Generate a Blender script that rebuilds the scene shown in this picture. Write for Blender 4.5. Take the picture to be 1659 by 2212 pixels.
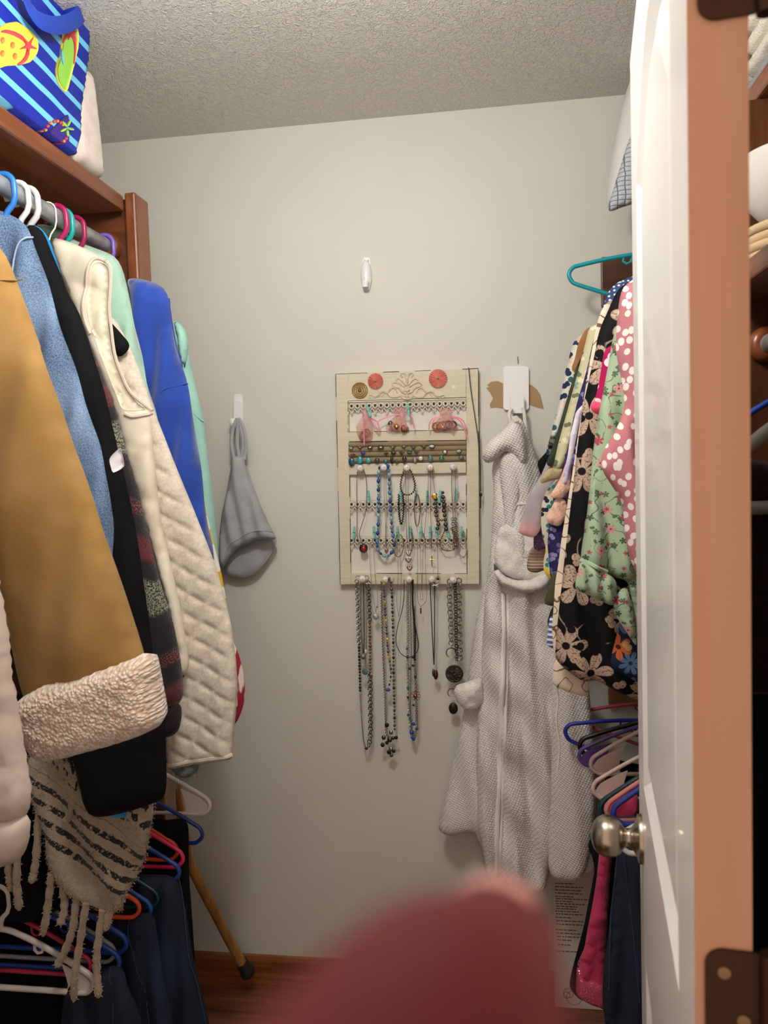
import bpy, bmesh, math, random
import numpy as np
from mathutils import Vector, Matrix
from mathutils.geometry import delaunay_2d_cdt
for o in list(bpy.data.objects): bpy.data.objects.remove(o)
SC=bpy.context.scene; COL=SC.collection
pi=math.pi; rnd=random.Random(7)
# ---------------------------------------------------------------- camera
F=1661.0; CX,CY=829.5,1106.0; H=1.49; D=2.10
psi,th,rho=math.radians(7.8),math.radians(3.2),0.031
CAM=Vector((0,0,H))
cf=Vector((-math.sin(psi)*math.cos(th),math.cos(psi)*math.cos(th),-math.sin(th)))
r0=Vector((math.cos(psi),math.sin(psi),0)); u0=r0.cross(cf)
cr=r0*math.cos(rho)-u0*math.sin(rho); cu=u0*math.cos(rho)+r0*math.sin(rho)
cd=bpy.data.cameras.new('camera'); co=bpy.data.objects.new('camera',cd); COL.objects.link(co)
co.matrix_world=Matrix(((cr.x,cu.x,-cf.x,CAM.x),(cr.y,cu.y,-cf.y,CAM.y),(cr.z,cu.z,-cf.z,CAM.z),(0,0,0,1)))
cd.sensor_fit='VERTICAL'; cd.sensor_height=36; cd.lens=F/2212*36; cd.clip_start=0.005
cd.dof.use_dof=True; cd.dof.focus_distance=2.0; cd.dof.aperture_fstop=8.5
SC.camera=co
# ---------------------------------------------------------------- world and exposure
w=bpy.data.worlds.new('hallway_glow'); SC.world=w; w.use_nodes=True
w.node_tree.nodes['Background'].inputs[0].default_value=(1.0,0.75,0.60,1)
w.node_tree.nodes['Background'].inputs[1].default_value=0.76
SC.view_settings.view_transform='Standard'; SC.view_settings.look='None'
SC.view_settings.gamma=1; SC.view_settings.use_curve_mapping=False
SC.view_settings.exposure=0.4
LAMP_POS=(-0.27,0.92,2.27); LAMP_POWER=92.0
# ---------------------------------------------------------------- helpers
def ray(x,y): return cf+cr*((x-CX)/F)-cu*((y-CY)/F)
def at(x,y,Y): d=ray(x,y); return CAM+d*(Y/d.y)
def atx(x,y,X): d=ray(x,y); return CAM+d*(X/d.x)
def atz(x,y,Z): d=ray(x,y); return CAM+d*((Z-H)/d.z)
def ad(x,y,t): d=ray(x,y); return CAM+d*t
def lin(h):
    h=h.lstrip('#'); c=[int(h[i:i+2],16)/255 for i in (0,2,4)]
    return tuple(x/12.92 if x<=.04045 else ((x+.055)/1.055)**2.4 for x in c)+(1,)
class NT:
    def __init__(s,name):
        s.m=bpy.data.materials.new(name); s.m.use_nodes=True; s.t=s.m.node_tree
        s.b=s.t.nodes['Principled BSDF']; s._uv=None; s._ob=None
    def n(s,typ,ins={},out=0,**props):
        nd=s.t.nodes.new('ShaderNode'+typ)
        for k,v in props.items(): setattr(nd,k,v)
        for k,v in ins.items(): s.put(nd.inputs[k],v)
        return nd.outputs[out]
    def put(s,sock,v):
        if isinstance(v,bpy.types.NodeSocket): s.t.links.new(v,sock)
        elif v is not None:
            if isinstance(v,str): v=lin(v)
            try: sock.default_value=v
            except Exception: sock.default_value=v[:3]
    def set(s,**k):
        for a,v in k.items(): s.put(s.b.inputs[a.replace('_',' ')],v)
        return s
    def uv(s):
        if s._uv is None: s._uv=s.n('TexCoord',out='UV')
        return s._uv
    def obj(s):
        if s._ob is None: s._ob=s.n('TexCoord',out='Object')
        return s._ob
    def math(s,op,a,b=0.0,c=0.0): return s.n('Math',{0:a,1:b,2:c},operation=op)
    def vm(s,op,a,b=(0,0,0)): return s.n('VectorMath',{0:a,1:b},operation=op)
    def vlen(s,a): return s.n('VectorMath',{0:a},out='Value',operation='LENGTH')
    def mapg(s,v,scale=(1,1,1),rot=(0,0,0),loc=(0,0,0)): return s.n('Mapping',{'Vector':v,'Scale':scale,'Rotation':rot,'Location':loc})
    def mix(s,f,a,b): 
        nd=s.t.nodes.new('ShaderNodeMix'); nd.data_type='RGBA'
        s.put(nd.inputs[0],f); s.put(nd.inputs[6],a); s.put(nd.inputs[7],b); return nd.outputs[2]
    def xyz(s,v):
        nd=s.t.nodes.new('ShaderNodeSeparateXYZ'); s.put(nd.inputs[0],v); return nd.outputs
    def noise(s,v,scale,detail=2,out='Fac',rough=.5): return s.n('TexNoise',{'Vector':v,'Scale':scale,'Detail':detail,'Roughness':rough},out=out)
    def step(s,v,a,b): return s.n('MapRange',{'Value':v,'From Min':a,'From Max':b,'To Min':0.0,'To Max':1.0},interpolation_type='SMOOTHSTEP')
    def bump(s,h,strength=.3,dist=.002): 
        s.put(s.b.inputs['Normal'],s.n('Bump',{'Height':h,'Strength':strength,'Distance':dist})); return s
MATS={}
def plain(name,col,rough=.5,metal=0.0,bump=None,coat=0.0,var=None,sheen=0.0,spec=None,sss=0.0,trans=0.0,alpha=None):
    if name in MATS: return MATS[name]
    t=NT(name); c=col
    if var: c=t.mix(t.step(t.noise(t.obj(),var[1],3),.3,.7),col,var[0])
    t.set(Base_Color=c,Roughness=rough,Metallic=metal,Coat_Weight=coat,Sheen_Weight=sheen)
    if spec is not None: t.set(Specular_IOR_Level=spec)
    if sss: t.set(Subsurface_Weight=sss,Subsurface_Radius=(.01,.004,.002),Subsurface_Scale=1.0)
    if trans: t.set(Transmission_Weight=trans)
    if alpha is not None: t.set(Alpha=alpha)
    if bump: t.bump(t.noise(t.obj(),bump[0],3),bump[1],bump[2] if len(bump)>2 else .002)
    MATS[name]=t.m; return t.m
def fabric(name,col,col2=None,vs=18,weave=900,ws=.25,rough=.9,sheen=.15,big=None):
    if name in MATS: return MATS[name]
    t=NT(name); uv=t.uv()
    c=t.mix(t.step(t.noise(uv,vs,4),.35,.65),col,col2 or col)
    t.set(Base_Color=c,Roughness=rough,Sheen_Weight=sheen,Specular_IOR_Level=.25)
    hh=t.noise(uv,weave,2)
    if big: hh=t.math('ADD',hh,t.math('MULTIPLY',t.noise(uv,big[0],3),big[1]))
    t.bump(hh,ws,.003); MATS[name]=t.m; return t.m
def wood(name,c1,c2,axis=0,rough=.35,scale=26,coat=.2):
    if name in MATS: return MATS[name]
    t=NT(name); sc=[scale]*3; sc[axis]=scale*.07
    n1=t.noise(t.mapg(t.obj(),sc),1.0,6,rough=.6); n2=t.noise(t.mapg(t.obj(),[x*5 for x in sc]),1.0,3)
    c=t.mix(t.step(t.math('ADD',t.math('MULTIPLY',n1,.75),t.math('MULTIPLY',n2,.25)),.35,.65),c1,c2)
    t.set(Base_Color=c,Roughness=rough,Coat_Weight=coat,Coat_Roughness=.25); t.bump(n2,.08,.001); MATS[name]=t.m; return t.m
# ---- objects
def tag(o,label=None,cat=None,group=None,kind=None):
    for k,v in (('label',label),('category',cat),('group',group),('kind',kind)):
        if v: o[k]=v
    return o
def thing(name,label,cat,loc,group=None):
    o=bpy.data.objects.new(name,None); o.empty_display_size=.03; COL.objects.link(o); o.location=loc
    return tag(o,label,cat,group)
def child(o,p):
    o.parent=p; o.matrix_parent_inverse=Matrix.Translation(-Vector(p.location)) if p.type=='EMPTY' else Matrix.Translation(-p.location)
def link(name,V,Fc,mat,parent=None,smooth=True,UV=None,bev=0,rot0=False):
    V=np.asarray(V,float)
    me=bpy.data.meshes.new(name)
    off=np.zeros(3)
    if parent is None: off=np.array([(V[:,0].min()+V[:,0].max())/2,(V[:,1].min()+V[:,1].max())/2,V[:,2].min()])
    me.from_pydata((V-off).tolist(),[],Fc); me.update()
    if smooth: me.polygons.foreach_set('use_smooth',[True]*len(me.polygons))
    if UV is not None:
        ul=me.uv_layers.new(name='UVMap'); idx=np.empty(len(me.loops),int); me.loops.foreach_get('vertex_index',idx)
        ul.data.foreach_set('uv',np.asarray(UV,float)[idx].ravel())
    o=bpy.data.objects.new(name,me); COL.objects.link(o)
    for m in (mat if isinstance(mat,(list,tuple)) else [mat]): me.materials.append(m)
    o.location=off
    if parent is not None: 
        o.location=(0,0,0); child(o,parent)
        if parent.type!='EMPTY': pass
    if bev:
        b=o.modifiers.new('edge','BEVEL'); b.width=bev; b.segments=2; b.limit_method='ANGLE'; b.angle_limit=.7
    return o
class MB:
    def __init__(s): s.v=[]; s.f=[]; s.uv=[]
    def add(s,V,Fc):
        b=len(s.v); s.v+=[tuple(p) for p in V]; s.f+=[tuple(i+b for i in q) for q in Fc]; return s
    def box(s,a,b):
        x0,y0,z0=a; x1,y1,z1=b
        return s.add([(x0,y0,z0),(x1,y0,z0),(x1,y1,z0),(x0,y1,z0),(x0,y0,z1),(x1,y0,z1),(x1,y1,z1),(x0,y1,z1)],
            [(0,3,2,1),(4,5,6,7),(0,1,5,4),(1,2,6,5),(2,3,7,6),(3,0,4,7)])
    def obox(s,o,X,Y,Z):
        o,X,Y,Z=Vector(o),Vector(X),Vector(Y),Vector(Z)
        P=[o,o+X,o+X+Y,o+Y]; P+= [p+Z for p in P]
        return s.add(P,[(0,3,2,1),(4,5,6,7),(0,1,5,4),(1,2,6,5),(2,3,7,6),(3,0,4,7)])
    def tube(s,P,r,n=8,closed=False,flat=None,caps=True):
        P=[Vector(p) for p in P]; m=len(P); rr=r if hasattr(r,'__len__') else [r]*m
        T=[]
        for i in range(m):
            a=P[(i-1)%m] if (closed or i>0) else P[i]; b=P[(i+1)%m] if (closed or i<m-1) else P[i]
            t=(b-a); T.append(t.normalized() if t.length>1e-9 else Vector((0,0,1)))
        up=Vector((0,-1,0)) if flat is None else Vector(flat[2])
        if flat is None and abs(T[0].dot(up))>.9: up=Vector((1,0,0))
        N=(up-T[0]*up.dot(T[0])).normalized(); V=[]
        for i in range(m):
            if flat is not None: N=Vector(flat[2])
            N=(N-T[i]*N.dot(T[i])); N=N.normalized() if N.length>1e-6 else Vector((0,-1,0))
            B=T[i].cross(N)
            fa,fb=(1,1) if flat is None else flat[:2]
            for k in range(n):
                a=2*pi*k/n; V.append(P[i]+(B*math.cos(a)*fa+N*math.sin(a)*fb)*rr[i])
        Fc=[]
        for i in range(m if closed else m-1):
            j=(i+1)%m
            for k in range(n):
                l=(k+1)%n; Fc.append((i*n+k,i*n+l,j*n+l,j*n+k))
        if not closed and caps: Fc+=[tuple(range(n))[::-1],tuple((m-1)*n+k for k in range(n))]
        return s.add(V,Fc)
    def ball(s,c,r,n=8,m=6,sc=(1,1,1)):
        c=Vector(c); V=[c+Vector((0,0,r*sc[2]))]
        for i in range(1,m):
            a=pi*i/m
            for k in range(n):
                b=2*pi*k/n; V.append(c+Vector((r*sc[0]*math.sin(a)*math.cos(b),r*sc[1]*math.sin(a)*math.sin(b),r*sc[2]*math.cos(a))))
        V.append(c-Vector((0,0,r*sc[2]))); Fc=[]
        for k in range(n): Fc.append((0,1+k,1+(k+1)%n))
        for i in range(m-2):
            for k in range(n):
                l=(k+1)%n; a=1+i*n; Fc.append((a+k,a+n+k,a+n+l,a+l))
        e=len(V)-1; a=1+(m-2)*n
        for k in range(n): Fc.append((a+k,e,a+(k+1)%n))
        return s.add(V,Fc)
    def torus(s,c,R,r,nrm=(0,-1,0),n=12,m=5,sx=1.0,roll=0.0):
        c=Vector(c); z=Vector(nrm).normalized(); x=z.orthogonal().normalized(); 
        if abs(z.z)<.9: x=Vector((0,0,1)).cross(z).normalized()
        y=z.cross(x); x,y=x*math.cos(roll)+y*math.sin(roll),y*math.cos(roll)-x*math.sin(roll)
        V=[]
        for i in range(n):
            a=2*pi*i/n; d=x*math.cos(a)*sx+y*math.sin(a)
            for k in range(m):
                b=2*pi*k/m; V.append(c+d*R+(d.normalized()*math.cos(b)+z*math.sin(b))*r)
        Fc=[(i*m+k,((i+1)%n)*m+k,((i+1)%n)*m+(k+1)%m,i*m+(k+1)%m) for i in range(n) for k in range(m)]
        return s.add(V,Fc)
    def lathe(s,o,ax,prof,n=24):
        o,ax=Vector(o),Vector(ax).normalized(); x=ax.orthogonal().normalized(); y=ax.cross(x); V=[]
        for (t,r) in prof:
            for k in range(n):
                a=2*pi*k/n; V.append(o+ax*t+(x*math.cos(a)+y*math.sin(a))*r)
        Fc=[(i*n+k,i*n+(k+1)%n,(i+1)*n+(k+1)%n,(i+1)*n+k) for i in range(len(prof)-1) for k in range(n)]
        Fc+=[tuple(range(n))[::-1],tuple((len(prof)-1)*n+k for k in range(n))]
        return s.add(V,Fc)
    def prism(s,P,ex):
        P=[Vector(p) for p in P]; ex=Vector(ex); n=len(P)
        return s.add(P+[p+ex for p in P],[tuple(range(n))[::-1],tuple(range(n,2*n))]+[(i,(i+1)%n,n+(i+1)%n,n+i) for i in range(n)])
    def build(s,name,mat,parent=None,smooth=True,bev=0,**k):
        o=link(name,s.v,s.f,mat,parent,smooth,None,bev)
        if smooth and not bev:
            try: o.data.set_sharp_from_angle(angle=.9)
            except Exception: pass
        if bev:
            o.data.polygons.foreach_set('use_smooth',[False]*len(o.data.polygons))
        return o
def crom(P,n=6,closed=False):
    P=[np.array(p,float) for p in P]; m=len(P); out=[]
    for i in range(m if closed else m-1):
        p0=P[i-1] if (closed or i>0) else P[i]*2-P[i+1]; p1=P[i]; p2=P[(i+1)%m]
        p3=P[(i+2)%m] if (closed or i<m-2) else p2*2-p1
        for k in range(n):
            t=k/n; out.append(.5*((2*p1)+(-p0+p2)*t+(2*p0-5*p1+4*p2-p3)*t*t+(-p0+3*p1-3*p2+p3)*t**3))
    if not closed: out.append(P[-1])
    return out
# ---- cloth slabs: an outline in a real plane, filled, given thickness, folds and relief
def resample(P,res,sm,closed=True):
    P=np.asarray(P,float); Q=np.vstack([P,P[:1]]); out=[]
    for a,b in zip(Q[:-1],Q[1:]):
        k=max(1,int(round(np.linalg.norm(b-a)/res)))
        for i in range(k): out.append(a+(b-a)*i/k)
    Q=np.array(out)
    for _ in range(sm): Q=(np.roll(Q,1,0)+2*Q+np.roll(Q,-1,0))/4
    return Q
def dist_in(pts,B):
    A=B; C=np.roll(B,-1,0); d=C-A; L=(d**2).sum(1)+1e-12
    best=np.full(len(pts),1e9); ins=np.zeros(len(pts),bool)
    for i in range(0,len(pts),4000):
        p=pts[i:i+4000]; w=p[:,None,:]-A[None]; t=np.clip((w*d[None]).sum(2)/L,0,1)
        q=w-t[...,None]*d[None]; best[i:i+4000]=np.sqrt((q**2).sum(2)).min(1)
        y=p[:,1][:,None]; c=((A[:,1]>y)!=(C[:,1]>y))&(p[:,0][:,None]<(d[:,0]*(y-A[:,1])/np.where(d[:,1]==0,1e-12,d[:,1])+A[:,0]))
        ins[i:i+4000]=(c.sum(1)%2==1)
    return best,ins
class Slab:
    def __init__(s,B,plane,val,T,R,fold,bump,sgn):
        s.B=B; s.plane=plane; s.val=val; s.T=T; s.R=R; s.fold=fold; s.bump=bump; s.sgn=sgn
    def prof(s,d): x=np.clip(d/s.R,0,1); return np.sqrt(np.clip(1-(1-x)**2,0,1))
    def hgt(s,uv,d,side=1):
        p=s.prof(d); h=side*s.T*p
        if s.fold: h=h+s.fold(uv[:,0],uv[:,1])*(.3+.7*p)
        if s.bump and side>0: h=h+s.bump(uv[:,0],uv[:,1])*p
        return h
    def pos(s,uv,h):
        if s.plane=='Y': return np.stack([uv[:,0],np.full(len(uv),s.val)-h,uv[:,1]],1)
        return np.stack([np.full(len(uv),s.val)+s.sgn*h,uv[:,0],uv[:,1]],1)
    def surf(s,uv,off=0):
        uv=np.asarray(uv,float); d,i=dist_in(uv,s.B); d=np.where(i,d,0); return s.pos(uv,s.hgt(uv,d)+off)
def tri_fill(B,res,seed=1):
    lo,hi=B.min(0),B.max(0); xs=np.arange(lo[0],hi[0],res); ys=np.arange(lo[1],hi[1],res*.87)
    g=np.array([(x+(res/2 if j%2 else 0),y) for j,y in enumerate(ys) for x in xs])
    if len(g):
        g=g+np.random.RandomState(seed).uniform(-.08*res,.08*res,g.shape)
        d,i=dist_in(g,B); g=g[i&(d>.55*res)]
    allp=np.vstack([B,g]) if len(g) else B; n=len(B)
    r=delaunay_2d_cdt([Vector(p) for p in allp],[],[list(range(n))],1,1e-7)
    V=np.array([(p.x,p.y) for p in r[0]]); Fc=[tuple(f) for f in r[2]]
    return V,Fc
def uvp(px,plane,val):
    out=[]
    for (x,y) in px:
        p=at(x,y,val) if plane=='Y' else atx(x,y,val)
        out.append((p.x,p.z) if plane=='Y' else (p.y,p.z))
    return np.array(out)
def slab(name,px,val,mat,T=.02,R=.035,res=.014,parent=None,label=None,cat=None,group=None,fold=None,bump=None,sm=2,plane='Y',sgn=1,uvpts=None,kind=None,crisp=False):
    if fold is None and T<.0125: fold=wrinkle(.0022,70,len(name))
    P=uvp(px,plane,val) if uvpts is None else np.array(uvpts)
    B=resample(P,res,sm); S=Slab(B,plane,val,T,R,fold,bump,sgn)
    V,Fc=tri_fill(B,res); d,ins=dist_in(V,B); edge=d<1e-5
    # orient triangles towards +N
    a=V[[f[0] for f in Fc]]; b=V[[f[1] for f in Fc]]; c=V[[f[2] for f in Fc]]
    cr_=(b[:,0]-a[:,0])*(c[:,1]-a[:,1])-(b[:,1]-a[:,1])*(c[:,0]-a[:,0])
    Fc=[f if z>0 else f[::-1] for f,z in zip(Fc,cr_)]
    if plane=='X' and sgn<0: Fc=[f[::-1] for f in Fc]
    h1=S.hgt(V,d,1); h2=S.hgt(V,d,-1); f_=S.pos(V,h1); bk=S.pos(V,h2)
    n=len(V); mp=np.arange(n); keep=np.where(~edge)[0]; mp[keep]=n+np.arange(len(keep))
    Vall=np.vstack([f_,bk[keep]]); UV=np.vstack([V,V[keep]])
    Fall=Fc+[tuple(int(mp[i]) for i in f[::-1]) for f in Fc]
    o=link(name,Vall,Fall,mat,parent,True,UV); tag(o,label,cat,group,kind); S.o=o
    if T<.0125 or crisp:   # thin cloth keeps a crisp rim
        E=np.empty(len(o.data.edges)*2,int); o.data.edges.foreach_get('vertices',E); E=E.reshape(-1,2); eb=np.concatenate([edge,np.zeros(len(Vall)-n,bool)])
        at_=o.data.attributes.new('sharp_edge','BOOLEAN','EDGE'); at_.data.foreach_set('value',eb[E].all(1))
    return S
def decal(S,name,px,mat,parent,off=.0015,res=.006,T=.0,sm=1,uvpts=None):
    P=uvp(px,S.plane,S.val+(S.sgn*S.T if S.plane=='X' else -S.T)) if uvpts is None else np.array(uvpts)
    B=resample(P,res,sm); V,Fc=tri_fill(B,res)
    a=V[[f[0] for f in Fc]]; b=V[[f[1] for f in Fc]]; c=V[[f[2] for f in Fc]]
    z=(b[:,0]-a[:,0])*(c[:,1]-a[:,1])-(b[:,1]-a[:,1])*(c[:,0]-a[:,0])
    Fc=[f if q>0 else f[::-1] for f,q in zip(Fc,z)]
    d,i=dist_in(V,S.B); h=S.hgt(V,np.where(i,d,0)); dd,_=dist_in(V,B)
    h=h+off+T*np.sqrt(np.clip(dd/.01,0,1))
    top=S.pos(V,h); bot=S.pos(V[:len(B)],S.hgt(V[:len(B)],np.where(i,d,0)[:len(B)])-.001)
    n=len(V); m=len(B)
    Vall=np.vstack([top,bot]); 
    k=[(i,n+i,n+(i+1)%m,(i+1)%m) for i in range(m)]
    return link(name,Vall,Fc+k,mat,S.o,True,np.vstack([V,V[:m]]))
def folds(*specs,ang=0.0,top=None,bot=None):
    ca,sa=math.cos(ang),math.sin(ang)
    def f(u,v):
        a=u*ca+v*sa; b=-u*sa+v*ca; h=0
        for (amp,wl,ph) in specs:
            h=h+amp*np.sin(2*pi*(a+.18*wl*np.sin(b*7+ph*3))/wl+ph)
        if top is not None: h=h*np.clip((top-v)/(top-bot),.15,1)
        return h
    return f
def quilt(s,amp,ang=0.0,ratio=1.0,line=.18):
    ca,sa=math.cos(ang),math.sin(ang)
    def f(u,v):
        a=u*ca+v*sa; b=(-u*sa+v*ca)*ratio
        p=np.abs(np.sin(pi*(a+b)/s)); q=np.abs(np.sin(pi*(a-b)/s))
        return amp*np.minimum(np.minimum(p,q)/.75,1)**.6-amp
    return f
def addf(*fs): return lambda u,v: sum(f(u,v) for f in fs)
def wrinkle(amp,sc,seed=0):
    r=np.random.RandomState(seed); K=[(r.uniform(-1,1),r.uniform(-1,1),r.uniform(0,6.28)) for _ in range(7)]
    return lambda u,v: amp*sum(np.sin(sc*(a*u+b*v)+c) for a,b,c in K)/3
def bead(S,name,px,mat,parent,r,n=6,off=0.0,closed=False,uvpts=None):
    P=uvp(px,S.plane,S.val-S.T) if uvpts is None else np.array(uvpts)
    Q=np.array(crom(P,5,closed)); return MB().tube(S.surf(Q,off).tolist(),r,n,closed).build(name,mat,S.o)
# ================================================================ the setting
def struct(o): o['kind']='structure'; return o
XL,XR,YF,ZC=-1.19,0.76,0.53,2.43
t=NT('wall_paint'); n=t.noise(t.obj(),1.3,3); t.set(Base_Color=t.mix(t.step(n,.3,.7),'#d6d5cd','#d0cfc6'),Roughness=.55,Specular_IOR_Level=.35)
sc=t.step(t.noise(t.mapg(t.obj(),(9,9,5)),1.0,5),.73,.77); t.set(Base_Color=t.mix(t.math('MULTIPLY',sc,.35),t.mix(t.step(n,.3,.7),'#d6d5cd','#d0cfc6'),'#8d877c'))
t.bump(t.noise(t.obj(),90,3),.10,.002); M_WALL=t.m
t=NT('ceiling_texture'); ob=t.obj()
wv=t.n('TexNoise',{'Vector':ob,'Scale':72.0,'Detail':2.0,'Distortion':0.9}); rg=t.math('SUBTRACT',1.0,t.step(t.math('ABSOLUTE',t.math('SUBTRACT',wv,.5)),.0,.075))
t.set(Base_Color='#e4e1da',Roughness=.8,Specular_IOR_Level=.2); t.bump(t.math('ADD',rg,t.math('MULTIPLY',t.noise(ob,160,2),.5)),.62,.0032); M_CEIL=t.m
def wallbox(name,a,b,m): return struct(MB().box(a,b).build(name,m,None,smooth=False))
wb=wallbox('wall_back',(XL-.1,D,0),(XR+.1,D+.1,ZC),M_WALL)
wallbox('wall_left',(XL-.1,YF-.13,0),(XL,D,ZC),M_WALL)
wallbox('wall_right',(XR,YF-.13,0),(XR+.1,D,ZC),M_WALL)
m=MB(); m.box((XL,YF-.12,0),(-.47,YF,ZC)); m.box((.215,YF-.12,0),(XR,YF,ZC)); m.box((-.47,YF-.12,2.07),(.215,YF,ZC))
struct(m.build('wall_front',M_WALL,None,smooth=False))
wallbox('ceiling',(XL-.1,YF-.13,ZC),(XR+.1,D+.1,ZC+.08),M_CEIL)
fl=wallbox('floor',(XL-.1,-.8,-.06),(XR+.1,D+.1,-.006),plain('floor_joint','#2a1710',.8))
m=MB().prism([(0,0,0),(1,0,0),(1,1,0),(0,1,0)],(0,0,-.006)); 
for j in range(11):
    y1=D-j*.125; y0=y1-.1235; x=XL-.1-((j*.37)%.9)
    while x<XR+.1:
        x1=min(x+1.2,XR+.1); xa=max(x,XL-.1)
        if x1-xa>.03:
            pl=MB().box((xa+.0006,y0,-.006),(x1-.0006,y1,0)).build('plank',wood('floor_plank_%d'%((j+int(x*3))%3),['#8a563a','#7c4a30','#946042'][(j+int(x*3))%3],'#54301d',0,.4,22),fl,smooth=False); 
        x+=1.2
# baseboard: two stepped wooden mouldings
M_BASE=wood('baseboard_wood','#94592f','#6d3b1d',0,.35,30)
m=MB().prism([(XL,D,0),(XL,D-.018,0),(XL,D-.018,.028),(XL,D-.013,.036),(XL,D-.012,.07),(XL,D-.006,.082),(XL,D,.085)],(XR-XL,0,0))
struct(m.build('baseboard_back',M_BASE,None,smooth=False))
# door trim on the front wall (room side) and jambs
M_TRIM=plain('trim_white','#dedbd5',.4)
m=MB().box((-.47,YF-.12,0),(-.45,YF,2.07)).box((.20,YF-.12,0),(.2149,YF-.03,2.07)).box((-.45,YF-.12,2.05),(.20,YF,2.07))
struct(m.build('trim_1',M_TRIM,None,smooth=False))
# flaked-off paint and a nail on the back wall
M_SCAR=plain('bare_drywall_paper','#a58a66',.9,bump=(300,.4))
def scar(px): 
    P=[at(x,y,D) for x,y in px]; return MB().prism([(p.x,D-.0012,p.z) for p in P],(0,.0011,0)).build('paint_scar',M_SCAR,wb,smooth=False)
scar([(1060,825),(1075,823),(1088,829),(1090,883),(1070,880),(1060,882),(1058,874),(1065,860),(1058,848),(1050,838),(1057,836),(1052,832)])
scar([(1142,830),(1150,833),(1160,842),(1167,852),(1175,884),(1160,880),(1142,874)])
# ceiling lamp: the closet's own light, a globe on a plate
lp=thing('ceiling_lamp','round globe lamp on a white plate under the closet ceiling','lamp',(LAMP_POS[0],LAMP_POS[1],ZC))
MB().lathe((LAMP_POS[0],LAMP_POS[1],ZC),(0,0,-1),[(0,.075),(.012,.075),(.02,.06),(.035,.05)],24).build('plate',plain('lamp_plate','#e8e6e0',.4),lp)
t=NT('lamp_glow'); t.set(Base_Color=(0,0,0,1),Emission_Color=(1.0,.95,.88,1),Emission_Strength=LAMP_POWER); 
MB().ball((LAMP_POS[0],LAMP_POS[1],LAMP_POS[2]),.075,24,16).build('globe',t.m,lp)
# ---------------------------------------------------------------- white panel door
A2=Vector((.132,.53)); ang=math.radians(7.1); DW,DT,DH=.61,.036,2.03
dd=Vector((math.sin(ang),math.cos(ang),0)); dn=Vector((-math.cos(ang),math.sin(ang),0)); dz=Vector((0,0,1)); dO=Vector((A2.x,A2.y,0.012))
M_DOOR=plain('door_white','#dedddb',.28,coat=.2,bump=(60,.02)); M_EDGE=wood('door_edge_warm_light','#c4957a','#bd8b6d',2,.5,14,0)  # tan edge colour carries the warm hallway light on white paint
door=thing('door_1','white panel door standing open with a brushed nickel knob','door',(dO.x,dO.y,0)); struct(door)
def dp(s,d,z): return dO+dd*s+dn*d+dz*z   # s from hinge, d out of the visible face (0 = face), z up
def dbox(mb,s0,s1,d0,d1,z0,z1): return mb.obox(dp(s0,d0,z0),dd*(s1-s0),dn*(d1-d0),dz*(z1-z0))
dbox(MB(),.002,DW-.002,-DT+.010,-.010,.002,DH-.002).build('core',M_DOOR,door,smooth=False)
SW=.10; P0,P1=.26,.80; U0,USP=1.045,1.83   # lower panel z, upper panel z bottom, arch spring line
dbox(MB(),.0,SW,-DT,0,0,DH).build('stile',M_DOOR,door,smooth=False)
dbox(MB(),DW-SW,DW,-DT,0,0,DH).build('stile',M_DOOR,door,smooth=False)
dbox(MB(),SW,DW-SW,-DT,0,0,P0).build('rail',M_DOOR,door,smooth=False)
dbox(MB(),SW,DW-SW,-DT,0,P1,U0).build('rail',M_DOOR,door,smooth=False)
def arch(k=14,ins=0.0):
    s0,s1=SW+ins,DW-SW-ins; out=[]
    for i in range(k+1):
        q=i/k; s=s1+(s0-s1)*q; out.append((s,USP-ins+.10*math.sin(pi*q)**1.0))
    return out
pts=[(DW-SW,DH)]+arch()+[(SW,DH)]
MB().prism([dp(s,-DT,z) for s,z in pts],dn*DT).build('rail',M_DOOR,door,smooth=False)
MB().obox(dp(-.0015,-DT,0),dd*.0015,dn*DT,dz*DH).build('hinge_edge',M_EDGE,door,smooth=False)
def field(loop_f,name):
    for side in (0,1):
        V=[];L=[(0,0.0),(.012,-.009),(.02,-.009),(.045,-.003)]
        for ins,d in L:
            for (s,z) in loop_f(ins): V.append(dp(s,d if side==0 else -DT-d,z))
        n=len(loop_f(0)); Fc=[]
        for a in range(len(L)-1):
            for i in range(n):
                j=(i+1)%n; Fc.append((a*n+i,a*n+j,(a+1)*n+j,(a+1)*n+i))
        Fc.append(tuple((len(L)-1)*n+i for i in range(n)))
        if side: Fc=[f[::-1] for f in Fc]
        MB().add(V,Fc).build(name,M_DOOR,door,smooth=False)
field(lambda i:[(SW+i,U0+i),(DW-SW-i,U0+i)]+arch(14,i),'upper_panel')
field(lambda i:[(SW+i,P0+i),(DW-SW-i,P0+i),(DW-SW-i,P1-i),(SW+i,P1-i)],'lower_panel')
M_NICK=plain('brushed_nickel','#a79d8e',.27,1.0,bump=(400,.03)); t=NT('x')
for sg in (1,-1):
    o=dp(DW-.06,0 if sg>0 else -DT,.955)
    k=MB().lathe(o,dn*sg,[(0,.033),(.003,.033),(.006,.0315),(.0065,.029),(.009,.022),(.014,.014),(.019,.0125),(.023,.0125),(.026,.016),(.030,.0225),(.036,.0265),(.044,.0285),(.052,.0278),(.059,.0245),(.065,.018),(.0685,.009),(.0695,.001)],40).build('knob',M_NICK,door)
    k['label']='round brushed nickel door knob'
dbox(MB(),DW-.0005,DW+.001,-.030,-.006,.91,.97).build('latch_plate',M_NICK,door,smooth=False)
M_BRZ=plain('hinge_bronze','#3f2718',.42,.7,bump=(250,.08))
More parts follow.
